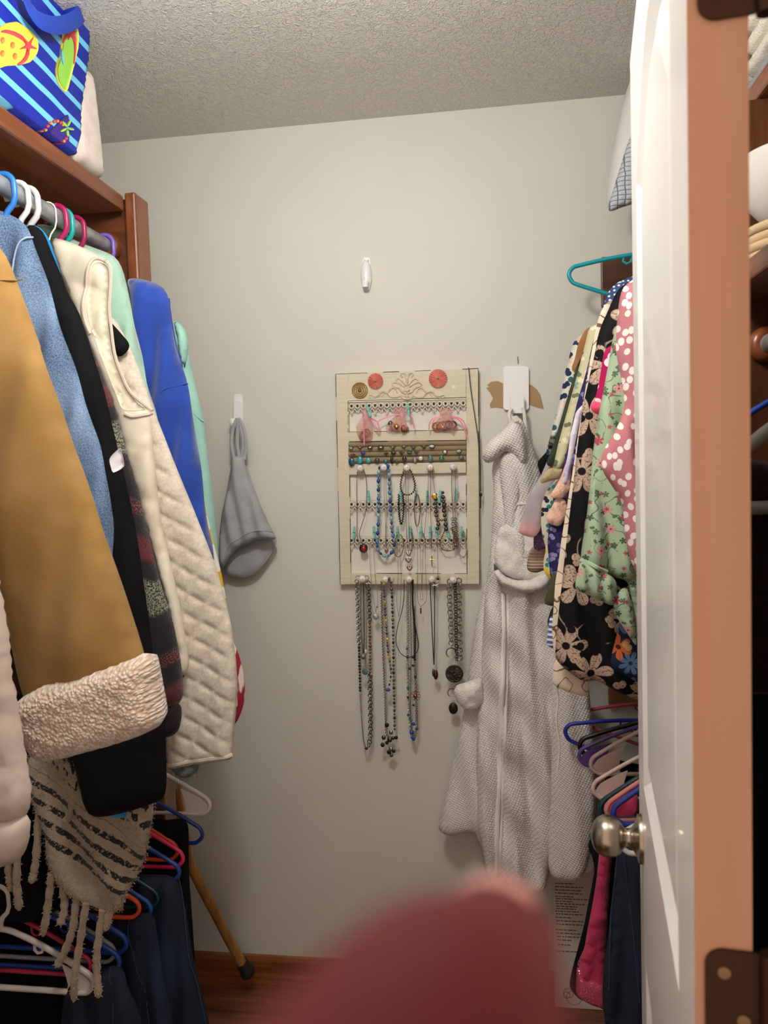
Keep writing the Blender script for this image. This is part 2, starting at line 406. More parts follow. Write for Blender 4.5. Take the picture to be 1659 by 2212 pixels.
for zc in (1.101,1.801):
    hg=thing('hinge',None,None,dp(0,-.018,zc)); hg.parent=door; hg.matrix_parent_inverse=Matrix.Translation(-Vector(door.location))
    r=.012; hh=.0475; pts=[]
    for (cy,cz,a0) in ((-.006-r,-hh+r,-90),(-.006-r,hh-r,0)):
        for i in range(7):
            a=math.radians(a0+15*i); pts.append((cy+r*math.cos(a),cz+r*math.sin(a)))
    pts+=[(-DT-.004,hh),(-DT-.004,-hh)]
    MB().prism([dp(-.0018,y,zc+z) for y,z in pts],-dd*.0022).build('leaf',M_BRZ,hg,smooth=False)
    MB().tube([dp(-.006,-DT-.010,zc-.05),dp(-.006,-DT-.010,zc+.05)],.0065,12).build('barrel',M_BRZ,hg)
    for (y,z) in ((-.018,.032),(-.03,0),(-.018,-.032)):
        MB().lathe(dp(-.0038,y,zc+z),-dd,[(0,.0045),(.0012,.0042),(.0013,.001)],12).build('screw',plain('screw_head','#8a6f52',.4,.8),hg)
# ================================================================ left shelf, rods and things on the shelf
M_WOODY=wood('stained_wood_y','#8f5330','#6d3a1e',1,.32,24); M_WOODZ=wood('stained_wood_z','#8a4c2a','#67351b',2,.32,26); M_WOODX=wood('stained_wood_x','#6e3d22','#4c2612',0,.4,24)
M_GALV=plain('galvanised_steel','#c3c7ca',.42,.6,var=('#9da2a6',40),bump=(120,.05))
SH=-.82; SZ=2.14
u=thing('shelf_unit','brown stained wooden closet shelf with end panel on the left wall','shelf',(-1.0,1.2,0))
MB().box((XL+.002,.56,SZ-.037),(SH,1.722,SZ)).build('shelf_board',M_WOODY,u,bev=.006)
MB().box((XL+.002,1.738,.0),(SH-.003,1.760,SZ-.003)).build('end_panel',M_WOODX,u,bev=.001)
MB().box((SH+.0,1.722,.0),(SH+.027,1.795,SZ+.007)).build('end_stile',M_WOODZ,u,bev=.005)
MB().box((XL+.002,.56,SZ-.12),(XL+.022,1.737,SZ-.038)).build('wall_cleat',M_WOODX,u,bev=.002)
RX,RZ=-.868,2.028
def rod(nm,lab,x,z,y0,y1,flange):
    r=thing(nm,lab,'rod',(x,(y0+y1)/2,z))
    MB().tube([(x,y0,z),(x,y1,z)],.0165,20).build('tube',M_GALV,r)
    if flange:
        s=1 if flange>0 else -1; ye=y1 if s>0 else y0
        MB().lathe((x,ye+.004*s,z),(0,-s,0),[(0,.031),(.006,.032),(.012,.031),(.018,.027),(.022,.022),(.0225,.0175)],24).build('socket',M_WOODZ,r)
    return r
rod('closet_rod','upper galvanised closet rod holding the jackets on the left',RX,RZ,.57,1.733,1)
rod('closet_rod','lower galvanised closet rod holding jeans on the left',RX,.80,1.52,1.735,1)
# ---- striped beach bag
t=NT('bag_stripes'); X_,Y_,Z_=t.xyz(t.uv()); 
s=t.math('ADD',Y_,t.math('MULTIPLY',X_,.085)); s=t.math('ADD',s,t.math('MULTIPLY',t.noise(t.uv(),9,1),.006))
f=t.math('FRACT',t.math('MULTIPLY_ADD',s,22.0,.42)); band=t.step(t.math('ABSOLUTE',t.math('SUBTRACT',f,.5)),.335,.36)
t.set(Base_Color=t.mix(band,'#12279e','#6fc4e6'),Roughness=.42,Specular_IOR_Level=.4); t.bump(t.noise(t.uv(),30,3),.12,.004); M_BAG=t.m
bagx=-.93
def bz(x,y): p=atx(x,y,SH+.005); return (p.y,p.z)
bp=[(1.512,SZ+.002),(1.527,SZ+.04)]+[(lambda b:(b[0]+.024,b[1]))(bz(*q)) for q in ((166,286),(171,225),(178,180),(181,110),(180,60),(174,15))]+[(1.505,2.426),(1.05,2.424),(.95,2.38),(.94,SZ+.002)]
bg=thing('beach_bag','dark and light blue striped tote bag with flip-flop print on the left shelf','bag',(bagx,1.2,SZ))
SB=slab('bag_body',None,bagx,M_BAG,T=.115,R=.006,res=.006,parent=bg,plane='X',sgn=1,uvpts=bp,fold=None,bump=wrinkle(.0035,26,3))
def flat(n,c,r=.5): return plain(n,c,r)
YEL,ORG,RED,GRN,LBL,PUR,INK=flat('print_yellow','#f3dc4a'),flat('print_orange','#ee8743'),flat('print_red','#dc4454'),flat('print_green','#93cf50'),flat('print_sky','#5fb6d8'),flat('print_purple','#3a1f86'),flat('print_ink','#15131f')
def bd(nm,px,mt,off=.0012,res=.005,sm=1): 
    P=[bz(x,y) for x,y in px]; return decal(SB,nm,None,mt,bg,off,res,0,sm,uvpts=P)
def cz(pts): return [(x/5.265,y/5.265) for x,y in pts]
def ell(cx,cy,a,b,n=14,rot=0): 
    return [(cx+a*math.cos(2*pi*i/n)*math.cos(rot)-b*math.sin(2*pi*i/n)*math.sin(rot),cy+a*math.cos(2*pi*i/n)*math.sin(rot)+b*math.sin(2*pi*i/n)*math.cos(rot)) for i in range(n)]
bd('print_sandal',cz([(-200,420),(-60,330),(80,260),(190,245),(290,310),(380,380),(430,450),(440,540),(420,610),(380,660),(330,710),(240,735),(160,745),(60,750),(-60,790),(-200,800)]),YEL,.001)
for c in ((22,460),(135,515),(15,610),(160,640),(-80,560)): bd('print_dot',cz(ell(c[0],c[1],30,42)),ORG,.0016)
bd('print_strap',cz([(0,350),(60,335),(150,355),(240,400),(290,460),(330,500),(300,520),(240,455),(150,405),(60,375),(0,372)]),RED,.002)
bd('print_strap',cz([(170,735),(230,690),(270,640),(290,570),(300,520),(330,520),(325,600),(300,680),(240,730),(190,745)]),RED,.002)
def star(cx,cy,r,n=5,k=.32,rot=.3): return [(cx+(r if i%2==0 else r*k)*math.cos(rot+pi*i/n),cy+(r if i%2==0 else r*k)*1.15*math.sin(rot+pi*i/n)) for i in range(2*n)]
bd('print_starfish',cz(star(312,520,112,5,.25)),RED,.0026,.004)
bd('print_outline',cz([(790,215),(840,240),(880,380),(885,540),(860,720),(830,860),(790,1000),(755,1052),(700,1010),(650,920),(635,800),(660,700),(695,630),(705,480),(720,330)]),YEL,.001)
bd('print_sandal',cz([(795,250),(830,275),(868,390),(870,540),(848,710),(815,850),(780,980),(752,1028),(705,985),(665,905),(652,800),(675,715),(712,630),(722,480),(740,340)]),GRN,.0016)
bd('print_strap',cz([(710,470),(740,400),(800,345),(835,350),(850,420),(862,560),(855,720),(840,740),(842,600),(830,480),(800,410),(750,440),(718,500)]),RED,.0022)
bd('print_starfish',cz(star(800,385,75,5,.25,.8)),RED,.0028,.004)
bd('print_strap',cz([(705,540),(720,600),(735,680),(740,745),(720,740),(700,660),(698,600)]),LBL,.0022)
bd('print_sandal',cz([(540,1500),(600,1440),(700,1340),(760,1300),(778,1320),(772,1450),(775,1620),(720,1640),(640,1650),(560,1600)]),PUR,.0012)
for i,c in enumerate(((488,1525),(505,1480),(528,1435),(558,1400),(598,1380),(635,1378),(670,1395),(700,1420),(735,1575),(712,1605),(682,1640))): bd('print_bead',cz(ell(c[0],c[1],19,21,10)),(RED,ORG)[i%2],.002,.004)
for a in range(5): 
    q=math.radians(a*72-60); bd('print_petal',cz(ell(745+45*math.cos(q),1455+60*math.sin(q),16,46,10,q-pi/2)),GRN,.0022,.004)
bd('print_center',cz(ell(745,1455,15,18,10)),LBL,.003,.004)
hp=crom([bz(*q) for q in ((34,-10),(38,15),(48,38),(60,50),(85,58),(110,56),(132,47),(148,32),(160,12),(158,-8))],5)
V=SB.surf(np.array(hp)); Pn=[Vector(p)+Vector((.018+.012*math.sin(pi*i/(len(hp)-1)),0,0)) for i,p in enumerate(V)]
MB().tube(Pn,.015,10,flat=(1,.12,(1,0,0))).build('handle',plain('bag_handle','#1c3fa8',.5),bg)
# ---- off-white pillow behind the bag
M_LINEN=fabric('off_white_linen','#ddd2ca','#d2c6bd',30,700,.2)
pz=[(1.525,SZ+.002),(1.655,SZ+.002)]+[(lambda p:(p.y,p.z))(atx(x,y,SH+.0)) for x,y in ((232,320),(226,270),(217,200),(207,142),(190,140),(182,142))]+[(1.525,2.36)]
slab('pillow',None,SH-.05,M_LINEN,T=.05,R=.028,res=.012,plane='X',uvpts=pz,bump=wrinkle(.002,22,5),label='plain off-white pillow upright on the left shelf behind the striped bag',cat='pillow')
# ================================================================ hangers
HM={}
def hmat(c):
    if c not in HM: HM[c]=plain('plastic_%s'%c.strip('#'),c,.32,spec=.5)
    return HM[c]
def hanger(label,x,z,y,color,r=.0045,w=.205,kind=0,tilt=0.0,group=None,hookside=1,yaw=0.0):
    """plastic hanger hanging over a rod along Y at (x, z); body in the X-Z plane"""
    hr=.0165+r+.001; t=thing('hanger',label,'hanger',(x,y,z),group); mt=hmat(color)
    cx_,sx_=math.cos(tilt),math.sin(tilt); cyw,syw=math.cos(yaw),math.sin(yaw)
    def T(a,b): 
        a,b=a*cx_-b*sx_,a*sx_+b*cx_
        return Vector((x+a*cyw,y+a*syw,z+b))
    hk=[(-hr*hookside*math.cos(a),hr*math.sin(a)) for a in [math.radians(-25+i*17.5) for i in range(12)]]+[(hr*hookside,-.02),(hr*.8*hookside,-.033),(hr*.3*hookside,-.045),(0,-.058),(0,-.072)]
    MB().tube([T(*p) for p in hk],r,8).build('hook',mt,t)
    bt=-.072; e=min(1,w/.15); body=crom([(0,bt),(.3*w,bt-.018),(w*.62,bt-.050),(w-.022*e,bt-.082),(w-.004*e,bt-.095),(w,bt-.112),(w-.012*e,bt-.126),(w-.03*e,bt-.130),(.5*w,bt-.130),(0,bt-.130),(-.5*w,bt-.130),(-w+.03*e,bt-.130),(-w+.012*e,bt-.126),(-w,bt-.112),(-w+.004*e,bt-.095),(-w+.022*e,bt-.082),(-w*.62,bt-.050),(-.3*w,bt-.018)],4,True)
    MB().tube([T(*p) for p in body],r,8,True).build('body',mt,t)
    for s in (-1,1):
        if w<.15: continue
        MB().tube([T(*p) for p in ((s*.075,bt-.024),(s*.075,bt-.042),(s*.082,bt-.049),(s*.092,bt-.046),(s*.094,bt-.038))],r*.55,6).build('strap_hook',mt,t)
        if kind: MB().prism([T(s*(w-q[0]),bt-q[1])-Vector((0,.0012,0)) for q in ((.004,.112),(.014,.098),(.03,.088),(.07,.07),(.062,.095),(.058,.115),(.062,.129),(.03,.1285),(.012,.125))],(0,.0024,0)).build('corner_web',mt,t,smooth=False)
    return t
# upper left hangers, one per jacket, hooks over the rod
def ry(px): return atz(px,395+.592*px,RZ).y
U=[(12,'#2f7fd8','bright blue plastic hanger, nearest on the upper left rod',.0052),(42,'#e6e6e6','white tube hanger beside the bright blue one on the left rod',.0052),(62,'#d4d6d8','pale grey notched hanger next to the white one on the left rod',.0058),
   (105,'#eeeeee','thin white wire hanger on the upper left rod',.0016),(124,'#a8215f','magenta hanger between thin white wire and teal hangers on the left rod',.0055),(137,'#18a3a6','teal hanger between two magenta hangers on the left rod',.005),
   (163,'#9a1c54','magenta hanger beyond the teal one on the left rod',.005),(226,'#7a62c4','purple hanger, farthest on the upper left rod',.005)]
for (p,c,l,r) in U: hanger(l,RX,RZ,ry(p),c,r,w=.03 if p<100 else (.02 if p==105 else (.05 if p<200 else .12)))
# ================================================================ garments on the upper left rod
def wq(u,v): # puffy diagonal quilting
    a=u*.6+v*1.1; b=-u*1.3+v*.35
    return .010*(np.minimum(np.abs(np.sin(pi*a/.085)),np.abs(np.sin(pi*b/.085))*1.2)**.5-1)
M_PUFF=fabric('cream_puffer','#c9bab0','#bfafa4',8,300,.06,rough=.5,sheen=.1)
j=thing('quilted_jacket','cream quilted puffer sleeve nearest the doorway at far left','jacket',at(0,1875,1.02))
slab('sleeve',[(-220,860),(-60,950),(-14,1180),(4,1300),(17,1365),(22,1425),(27,1480),(36,1512),(40,1560),(49,1585),(52,1630),(60,1665),(66,1700),(68,1745),(50,1772),(-40,1790),(-220,1760)],1.02,M_PUFF,T=.03,R=.05,res=.011,parent=j,bump=wq)
slab('cuff',[(-220,1740),(-60,1775),(50,1755),(64,1752),(66,1790),(60,1832),(42,1860),(0,1876),(-90,1870),(-220,1850)],1.02,M_PUFF,T=.026,R=.03,res=.012,parent=j)
# tan coat with fleece cuff
M_TAN=fabric('tan_suede','#a17e4d','#93713f',9,500,.18,rough=.95,sheen=.1)
j=thing('tan_coat','tan suede coat with a wide cream fleece cuff','coat',at(150,1630,1.15))
S=slab('sleeve',[(-150,470),(-40,505),(0,531),(20,566),(30,592),(62,682),(100,788),(131,872),(166,980),(201,1080),(238,1180),(270,1280),(292,1350),(315,1425),(318,1470),(58,1530),(45,1500),(30,1432),(16,1340),(-10,1250),(-60,1080),(-150,800)],1.15,M_TAN,T=.035,R=.09,res=.014,parent=j,fold=folds((.009,.17,2.2),(.003,.08,2.0),ang=-.22),bump=wrinkle(.0015,30,2))
bead(S,'shoulder_seam',[(-30,602),(0,596),(10,592),(18,591)],M_TAN,j,.0014,6,-.0004)
t=NT('fleece'); vo=t.n('TexVoronoi',{'Vector':t.uv(),'Scale':190.0}); nn=t.noise(t.uv(),230,2)
t.set(Base_Color=t.mix(t.step(vo,.1,.75),'#f3e6da','#c9ab93'),Roughness=.95,Sheen_Weight=.6); t.bump(t.math('ADD',t.math('MULTIPLY',vo,-1.0),t.math('MULTIPLY',nn,.6)),.9,.005); M_FLC=t.m
slab('fleece_cuff',[(47,1506),(62,1494),(112,1466),(200,1441),(298,1413),(325,1409),(333,1430),(346,1500),(355,1548),(350,1566),(300,1591),(200,1621),(120,1640),(100,1636),(76,1612),(60,1572),(50,1530)],1.15,M_FLC,T=.054,R=.035,res=.007,parent=j,bump=wrinkle(.0012,420,9))
# denim jacket
t=NT('denim'); uvr=t.mapg(t.uv(),(1,1,1),(0,0,.6)); n1=t.noise(t.mapg(uvr,(800,260,1)),1.0,2); n2=t.noise(t.uv(),9,3)
t.set(Base_Color=t.mix(t.math('MULTIPLY_ADD',t.step(n1,.25,.75),.6,t.math('MULTIPLY',t.step(n2,.3,.7),.3)),'#1f3a66','#93b0d2'),Roughness=.85); t.bump(n1,.3,.0015); M_DEN=t.m
j=thing('denim_jacket','light blue denim jacket between the tan coat and black jacket','jacket',at(150,1250,1.335))
S=slab('body',[(-90,430),(0,455),(24,463),(52,481),(66,495),(73,522),(100,602),(130,700),(160,790),(190,880),(220,980),(238,1060),(245,1140),(238,1260),(90,1260),(-90,700)],1.335,M_DEN,T=.018,R=.05,parent=j,fold=folds((.012,.08,.5),ang=-.3))
bead(S,'armhole_seam',[(62,507),(52,515),(40,530),(32,555),(28,590)],plain('seam_thread','#9fb4d0',.8),j,.002,5,.001)
# black jacket
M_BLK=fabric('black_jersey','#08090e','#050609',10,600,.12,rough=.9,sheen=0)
j=thing('black_jacket','black jacket with a white band on its long sleeve','jacket',at(260,1768,1.385))
S=slab('sleeve',[(60,478),(95,498),(112,545),(132,595),(152,650),(168,662),(188,725),(228,855),(252,955),(265,1010),(282,1090),(302,1190),(316,1300),(332,1420),(349,1500),(357,1580),(361,1700),(355,1727),(300,1747),(215,1768),(188,1762),(172,1700),(150,1620),(100,1400),(60,1000),(0,600)],1.385,M_BLK,T=.022,R=.05,parent=j,fold=folds((.005,.09,.9),ang=-.25))
decal(S,'white_band',[(234,992),(249,963),(256,1000),(258,1008),(242,1024)],plain('band_white','#d8d3da',.8),j,.0015,.006)
# bright blue fleece
M_BBL=fabric('bright_blue_fleece','#1c8fd6','#157fc4',12,420,.3,sheen=.5)
slab('fleece_top',[(45,480),(80,485),(97,500),(107,515),(114,540),(126,570),(138,618),(200,765),(240,990),(298,1400),(300,1500),(298,1745),(292,1763),(240,1769),(222,1752),(150,1300),(60,700),(20,560)],1.418,M_BBL,T=.007,R=.03,label='bright blue fleece edge showing behind the black jacket',cat='top')
# patterned cardigan
t=NT('aztec_knit'); X_,Y_,_=t.xyz(t.uv()); 
zig=t.math('MULTIPLY',t.math('ABSOLUTE',t.math('SUBTRACT',t.math('FRACT',t.math('MULTIPLY',X_,9.0)),.5)),.05)
yy=t.math('ADD',Y_,zig); f=t.math('FRACT',t.math('MULTIPLY',yy,3.3)); sp=t.noise(t.mapg(t.uv(),(420,260,1)),1.0,1)
b1=t.math('MULTIPLY',t.step(f,.06,.10),t.math('SUBTRACT',1.0,t.step(f,.28,.32))); b2=t.math('MULTIPLY',t.step(f,.40,.44),t.math('SUBTRACT',1.0,t.step(f,.55,.60))); b3=t.math('MULTIPLY',t.step(f,.70,.73),t.math('SUBTRACT',1.0,t.step(f,.78,.82)))
c=t.mix(t.math('MULTIPLY',b1,t.step(sp,.42,.56)),'#17131a','#8b8c76'); c=t.mix(t.math('MULTIPLY',b2,t.step(sp,.30,.5)),c,'#64242f'); c=t.mix(t.math('MULTIPLY',b3,t.step(sp,.45,.6)),c,'#7d3b40')
t.set(Base_Color=c,Roughness=.95,Sheen_Weight=.3); t.bump(t.noise(t.mapg(t.uv(),(500,300,1)),1.0,2),.5,.003); M_AZT=t.m
j=thing('knit_cardigan','dark cardigan with grey and burgundy geometric bands','cardigan',at(360,1595,1.462))
slab('sleeve',[(110,560),(135,600),(150,640),(175,690),(200,755),(232,835),(252,890),(268,955),(283,1010),(302,1070),(318,1140),(335,1215),(352,1275),(374,1345),(388,1410),(396,1460),(397,1510),(390,1524),(345,1535),(320,1400),(250,1100),(150,800)],1.462,M_AZT,T=.024,R=.04,parent=j,fold=folds((.004,.08,.2),ang=-.25))
slab('cuff',[(340,1515),(392,1520),(393,1550),(386,1580),(366,1594),(342,1592)],1.462,fabric('burgundy_rib','#2a1a22','#1d1118',40,400,.4),T=.017,R=.02,res=.008,parent=j)
# satin vest
M_SAT=fabric('cream_satin','#e6ddcd','#ddd2bf',6,250,.05,rough=.38,sheen=.1); M_SEAM=plain('cream_binding','#d9c9bb',.7)
def vq(u,v): return .009*(np.minimum(np.abs(np.sin(pi*(v+.35*u)/.10)),np.abs(np.sin(pi*(u*1.4-v*.55+.02)/.13)))**.5-1)
j=thing('satin_vest','cream satin padded vest with an open armhole','vest',at(330,1475,1.505))
S=slab('front',[(108,510),(150,522),(205,546),(222,558),(231,574),(232,612),(229,660),(233,705),(241,762),(254,803),(272,842),(300,868),(322,885),(326,900),(330,950),(336,1005),(342,1080),(352,1150),(372,1230),(388,1300),(400,1370),(411,1440),(404,1452),(390,1475),(360,1300),(290,1050),(240,870),(180,720),(150,640),(120,560)],1.505,M_SAT,T=.016,R=.03,res=.010,parent=j,bump=addf(vq,wrinkle(.0009,120,9)),fold=wrinkle(.004,34,4))
bead(S,'armhole_binding',[(222,560),(231,576),(231,612),(228,660),(232,705),(240,762),(254,804),(272,843),(300,869),(322,886)],M_SEAM,j,.0035,6,.0)
bead(S,'armhole_binding',[(222,560),(205,556),(193,572),(184,612),(180,655),(183,690),(192,720)],M_SEAM,j,.0035,6,.002)
decal(S,'armhole_lining',[(220,565),(227,580),(227,612),(224,660),(227,705),(235,762),(250,806),(268,845),(294,872),(312,884),(285,888),(262,885),(245,850),(225,790),(205,735),(192,700),(186,655),(189,612),(197,577),(206,563)],plain('lining_cream','#d9d0b8',.42),j,.0006,.008)
bead(S,'pocket_trim',[(268,893),(285,900),(305,897),(324,891)],M_SEAM,j,.0035,6,.001)
slab('strappy_top',[(233,688),(256,714),(284,746),(279,757),(255,777),(250,765),(236,742)],1.525,M_BLK,T=.012,R=.02,res=.009,label='small black top poking out of the satin vest armhole',cat='top')
# quilted pullover
t=NT('quilted_jersey'); n=t.noise(t.uv(),500,2); t.set(Base_Color=t.mix(t.step(t.noise(t.uv(),160,3),.3,.7),'#ded5c8','#cfc4b4'),Roughness=.9); t.bump(n,.25,.002); M_QLT=t.m
j=thing('quilted_pullover','cream diamond-quilted jersey pullover with a bound straight hem','pullover',at(430,1660,1.548))
S=slab('body',[(232,680),(251,692),(266,720),(285,760),(301,800),(320,850),(345,918),(369,980),(390,1030),(410,1080),(430,1130),(450,1178),(466,1220),(485,1290),(500,1350),(510,1420),(514,1480),(510,1540),(505,1590),(502,1640),(440,1650),(365,1662),(360,1640),(357,1580),(350,1480),(300,1100),(250,850),(225,700)],1.546,M_QLT,T=.018,R=.04,res=.006,parent=j,bump=lambda u,v:.0075*(np.minimum(np.minimum(np.abs(np.sin(pi*(u*.5+v*.866)/.040)),np.abs(np.sin(pi*(u*.9-v*.43)/.044)))/.8,1)**.6-1),fold=folds((.004,.12,.4),ang=-.3))
bead(S,'hem',[(362,1655),(400,1650),(440,1644),(480,1638),(495,1636)],M_QLT,j,.005,6,-.002)
# mint hoodie
M_MNT=fabric('mint_fleece','#a9cdbd','#9fc4b3',14,420,.3,sheen=.4)
j=thing('mint_hoodie','pale mint fleece hoodie between satin vest and blue sweatshirt','hoodie',at(300,1100,1.585))
S=slab('body',[(70,486),(100,489),(125,500),(165,521),(205,536),(240,548),(258,563),(268,590),(280,650),(296,720),(312,800),(330,870),(350,945),(372,1040),(380,1100),(300,1100),(200,700),(120,560)],1.592,M_MNT,T=.016,R=.04,parent=j,fold=folds((.015,.055,1.9),ang=-.2,top=1.98,bot=1.75))
slab('hood',[(76,487),(92,483),(112,489),(126,494),(146,502),(152,510),(140,515),(120,514),(100,510)],1.560,M_MNT,T=.02,R=.02,res=.008,parent=j,bump=wrinkle(.003,90,4))
# royal blue sweatshirt
M_BLU=fabric('royal_blue_fleece','#284bac','#23429c',14,420,.3,sheen=.4)
j=thing('blue_sweatshirt','royal blue fleece sweatshirt with a dropped shoulder seam','sweatshirt',at(400,1260,1.64))
S=slab('body',[(270,596),(300,602),(338,610),(355,620),(365,636),(368,662),(373,705),(382,755),(396,802),(406,832),(413,870),(425,950),(435,1020),(443,1090),(451,1140),(460,1190),(466,1262),(430,1270),(380,1100),(320,900),(280,720)],1.645,M_BLU,T=.022,R=.035,parent=j,fold=folds((.011,.07,.3),ang=-.2))
bead(S,'shoulder_seam',[(352,848),(360,840),(375,834),(388,829),(397,826)],M_BLU,j,.0014,6,-.0004)
bead(S,'side_seam',[(357,640),(362,680),(372,740),(385,790)],M_BLU,j,.0014,6,-.0004)
# floral white top and second mint sweatshirt
t=NT('yellow_red_floral'); X_,Y_,_=t.xyz(t.uv()); bl=t.step(t.noise(t.uv(),26,2),.50,.54); rd=t.math('SUBTRACT',1.0,t.step(Y_,1.16,1.18))
c=t.mix(bl,'#e9e2d4','#d8ab2c'); c2=t.mix(t.step(t.noise(t.mapg(t.uv(),(40,9,1)),1.0,2),.46,.5),'#a01f38','#ecdcd4'); t.set(Base_Color=t.mix(rd,c,c2),Roughness=.85); M_YRF=t.m
slab('flowered_tunic',[(434,1005),(443,1095),(456,1150),(466,1190),(479,1240),(488,1290),(501,1380),(516,1412),(523,1440),(529,1475),(530,1500),(525,1530),(513,1558),(504,1570),(470,1500),(440,1250),(425,1100)],1.685,M_YRF,T=.012,R=.02,res=.010,label='white top with yellow and red flowers peeking behind quilted pullover',cat='top')
j=thing('mint_sweatshirt','mint green sweatshirt, farthest on the upper left rod','sweatshirt',at(440,1260,1.70))
M_MN2=fabric('mint_jersey','#9fcfc3','#93c4b8',14,500,.2,sheen=.2)
S=slab('body',[(372,690),(385,694),(396,705),(405,730),(409,770),(416,810),(426,850),(441,910),(446,960),(453,1020),(461,1080),(467,1140),(471,1200),(477,1262),(450,1270),(420,1000),(390,850),(372,760)],1.712,M_MN2,T=.02,R=.03,res=.010,parent=j,fold=wrinkle(.003,40,8))
bead(S,'sleeve_seam',[(418,893),(428,904),(432,908),(437,913)],M_MN2,j,.0014,6,-.0004)
slab('hood',[(375,692),(392,700),(403,718),(407,745),(404,775),(398,800),(390,780),(384,740)],1.697,M_MN2,T=.015,R=.015,res=.007,parent=j,bump=wrinkle(.004,110,6))
# frayed scarf end
j=thing('frayed_scarf','grey-green frayed scarf end below the quilted hem','scarf',at(398,1690,1.56))
S=slab('cloth',[(350,1630),(430,1630),(430,1660),(424,1668),(408,1680),(394,1682),(378,1672),(364,1656)],1.55,fabric('grey_green_gauze','#6f7c78','#4e5a58',60,500,.5),T=.006,R=.012,res=.006,parent=j,fold=wrinkle(.003,150,3))
m=MB()
for i in range(34):
    q=i/33; x=372+58*q; y=1668+14*math.sin(pi*q)-8*q; l=rnd.uniform(5,13); dx=rnd.uniform(-3,6)
    m.tube([at(x,y,1.55),at(x+dx*.5,y+l*.5,1.55+rnd.uniform(-.004,.004)),at(x+dx,y+l,1.55+rnd.uniform(-.006,.006))],.0005,4)
tag(m.build('fringe',plain('gauze_thread','#76837f',.9),j),kind='stuff')
# ---- fuzzy fringed poncho
t=NT('fuzzy_striped_knit'); X_,Y_,_=t.xyz(t.uv()); nz=t.noise(t.uv(),85,3); n4=t.noise(t.mapg(t.uv(),(70,70,1)),1.0,2)
cc=lambda x,y:(lambda p:p.z*.81+p.x*.585)(at(x,y,1.44)); c0,c1=cc(195,1870),cc(245,1775); pr=(c1-c0)/4
yy=t.math('ADD',t.math('ADD',t.math('MULTIPLY',Y_,.81),t.math('MULTIPLY',X_,.585)),t.math('MULTIPLY',t.math('SUBTRACT',nz,.5),.010))
f=t.math('FRACT',t.math('MULTIPLY',t.math('SUBTRACT',yy,c0),1/pr)); st=t.math('MULTIPLY',t.math('SUBTRACT',1.0,t.step(f,.36,.44)),t.step(n4,.34,.42))
msk=t.math('MULTIPLY',t.step(yy,c0-.001,c0+.001),t.math('SUBTRACT',1.0,t.step(yy,c1,c1+.002)))
lp2=t.math('MULTIPLY',t.step(yy,c1+.02,c1+.025),t.step(t.noise(t.mapg(t.uv(),(80,50,1)),1.0,1),.55,.58))
t.set(Base_Color=t.mix(t.math('MAXIMUM',t.math('MULTIPLY',st,msk),lp2),'#b5a28e','#161210'),Roughness=1.0,Sheen_Weight=.3); t.bump(t.noise(t.uv(),420,3),1.0,.004); M_FUZ=t.m
M_FZP=fabric('fuzzy_beige','#b09d89','#988470',60,420,1.0,sheen=.5)
PY=1.44
j=thing('fringed_poncho','fuzzy beige and black striped poncho with thick tassels','poncho',at(200,2160,PY))
S=slab('body',[(60,1640),(150,1560),(300,1560),(330,1660),(332,1735),(328,1780),(321,1822),(310,1860),(292,1900),(272,1930),(266,1958),(243,1976),(215,1966),(180,1945),(150,1930),(122,1905),(104,1872),(100,1800),(70,1720)],PY,M_FUZ,T=.018,R=.04,res=.006,parent=j,fold=folds((.008,.10,.3),ang=.35),bump=wrinkle(.0012,500,5))
for P in ([(112,1885),(104,1950),(93,2022)],[(165,1930),(158,2000),(140,2055),(122,2088)],[(186,1950),(172,2040),(161,2110),(160,2162)],[(222,1965),(210,2050),(209,2100),(213,2155)],[(134,1905),(139,1960),(130,1998)],[(40,1800),(36,1900),(42,1966)],[(84,1740),(78,1850),(68,1908)],[(158,1690),(156,1740),(142,1776)],[(16,1830),(20,1890),(26,1925)],[(240,1950),(228,2010)]):
    Q=crom([tuple(at(x,y,PY-.012+.004*math.sin(x))) for x,y in P],8); n=len(Q); m=MB()
    m.tube(Q,[.0075+.0012*math.sin(k*1.7+P[0][0]) if k<n-1 else .003 for k in range(n)],8)
    for k in range(int(90)):   # tufts of pile
        i=rnd.randrange(n-1); a=rnd.uniform(0,2*pi); c=Vector(Q[i]); d=Vector((math.cos(a),math.sin(a),rnd.uniform(-.6,.2))).normalized()
        m.tube([c+d*.006,c+d*rnd.uniform(.0095,.012)],[.0016,.0004],3,caps=False)
    m.build('tassel',M_FZP,j)
m=MB(); B=S.B
for k in range(2600):
    i=rnd.randrange(len(B)); 
    if rnd.random()<.35: q=B[i]+np.array([rnd.uniform(-.004,.004),rnd.uniform(-.004,.004)]); p=Vector(S.pos(np.array([q]),np.array([S.fold(q[0:1],q[1:2])[0]]))[0]); d=Vector((rnd.uniform(-1,1),rnd.uniform(-.6,.2),rnd.uniform(-1,.4))).normalized()
    else:
        q=np.array([rnd.uniform(B[:,0].min(),B[:,0].max()),rnd.uniform(B[:,1].min(),B[:,1].max())]); dd_,ii=dist_in(q[None],B)
        if not ii[0]: continue
        p=Vector(S.surf(q[None])[0]); d=Vector((rnd.uniform(-.7,.7),-1,rnd.uniform(-1,.3))).normalized()
    m.tube([p,p+d*rnd.uniform(.003,.0065)],[.0011,.0003],3,caps=False)
tag(m.build('pile',M_FZP,j),kind='stuff')
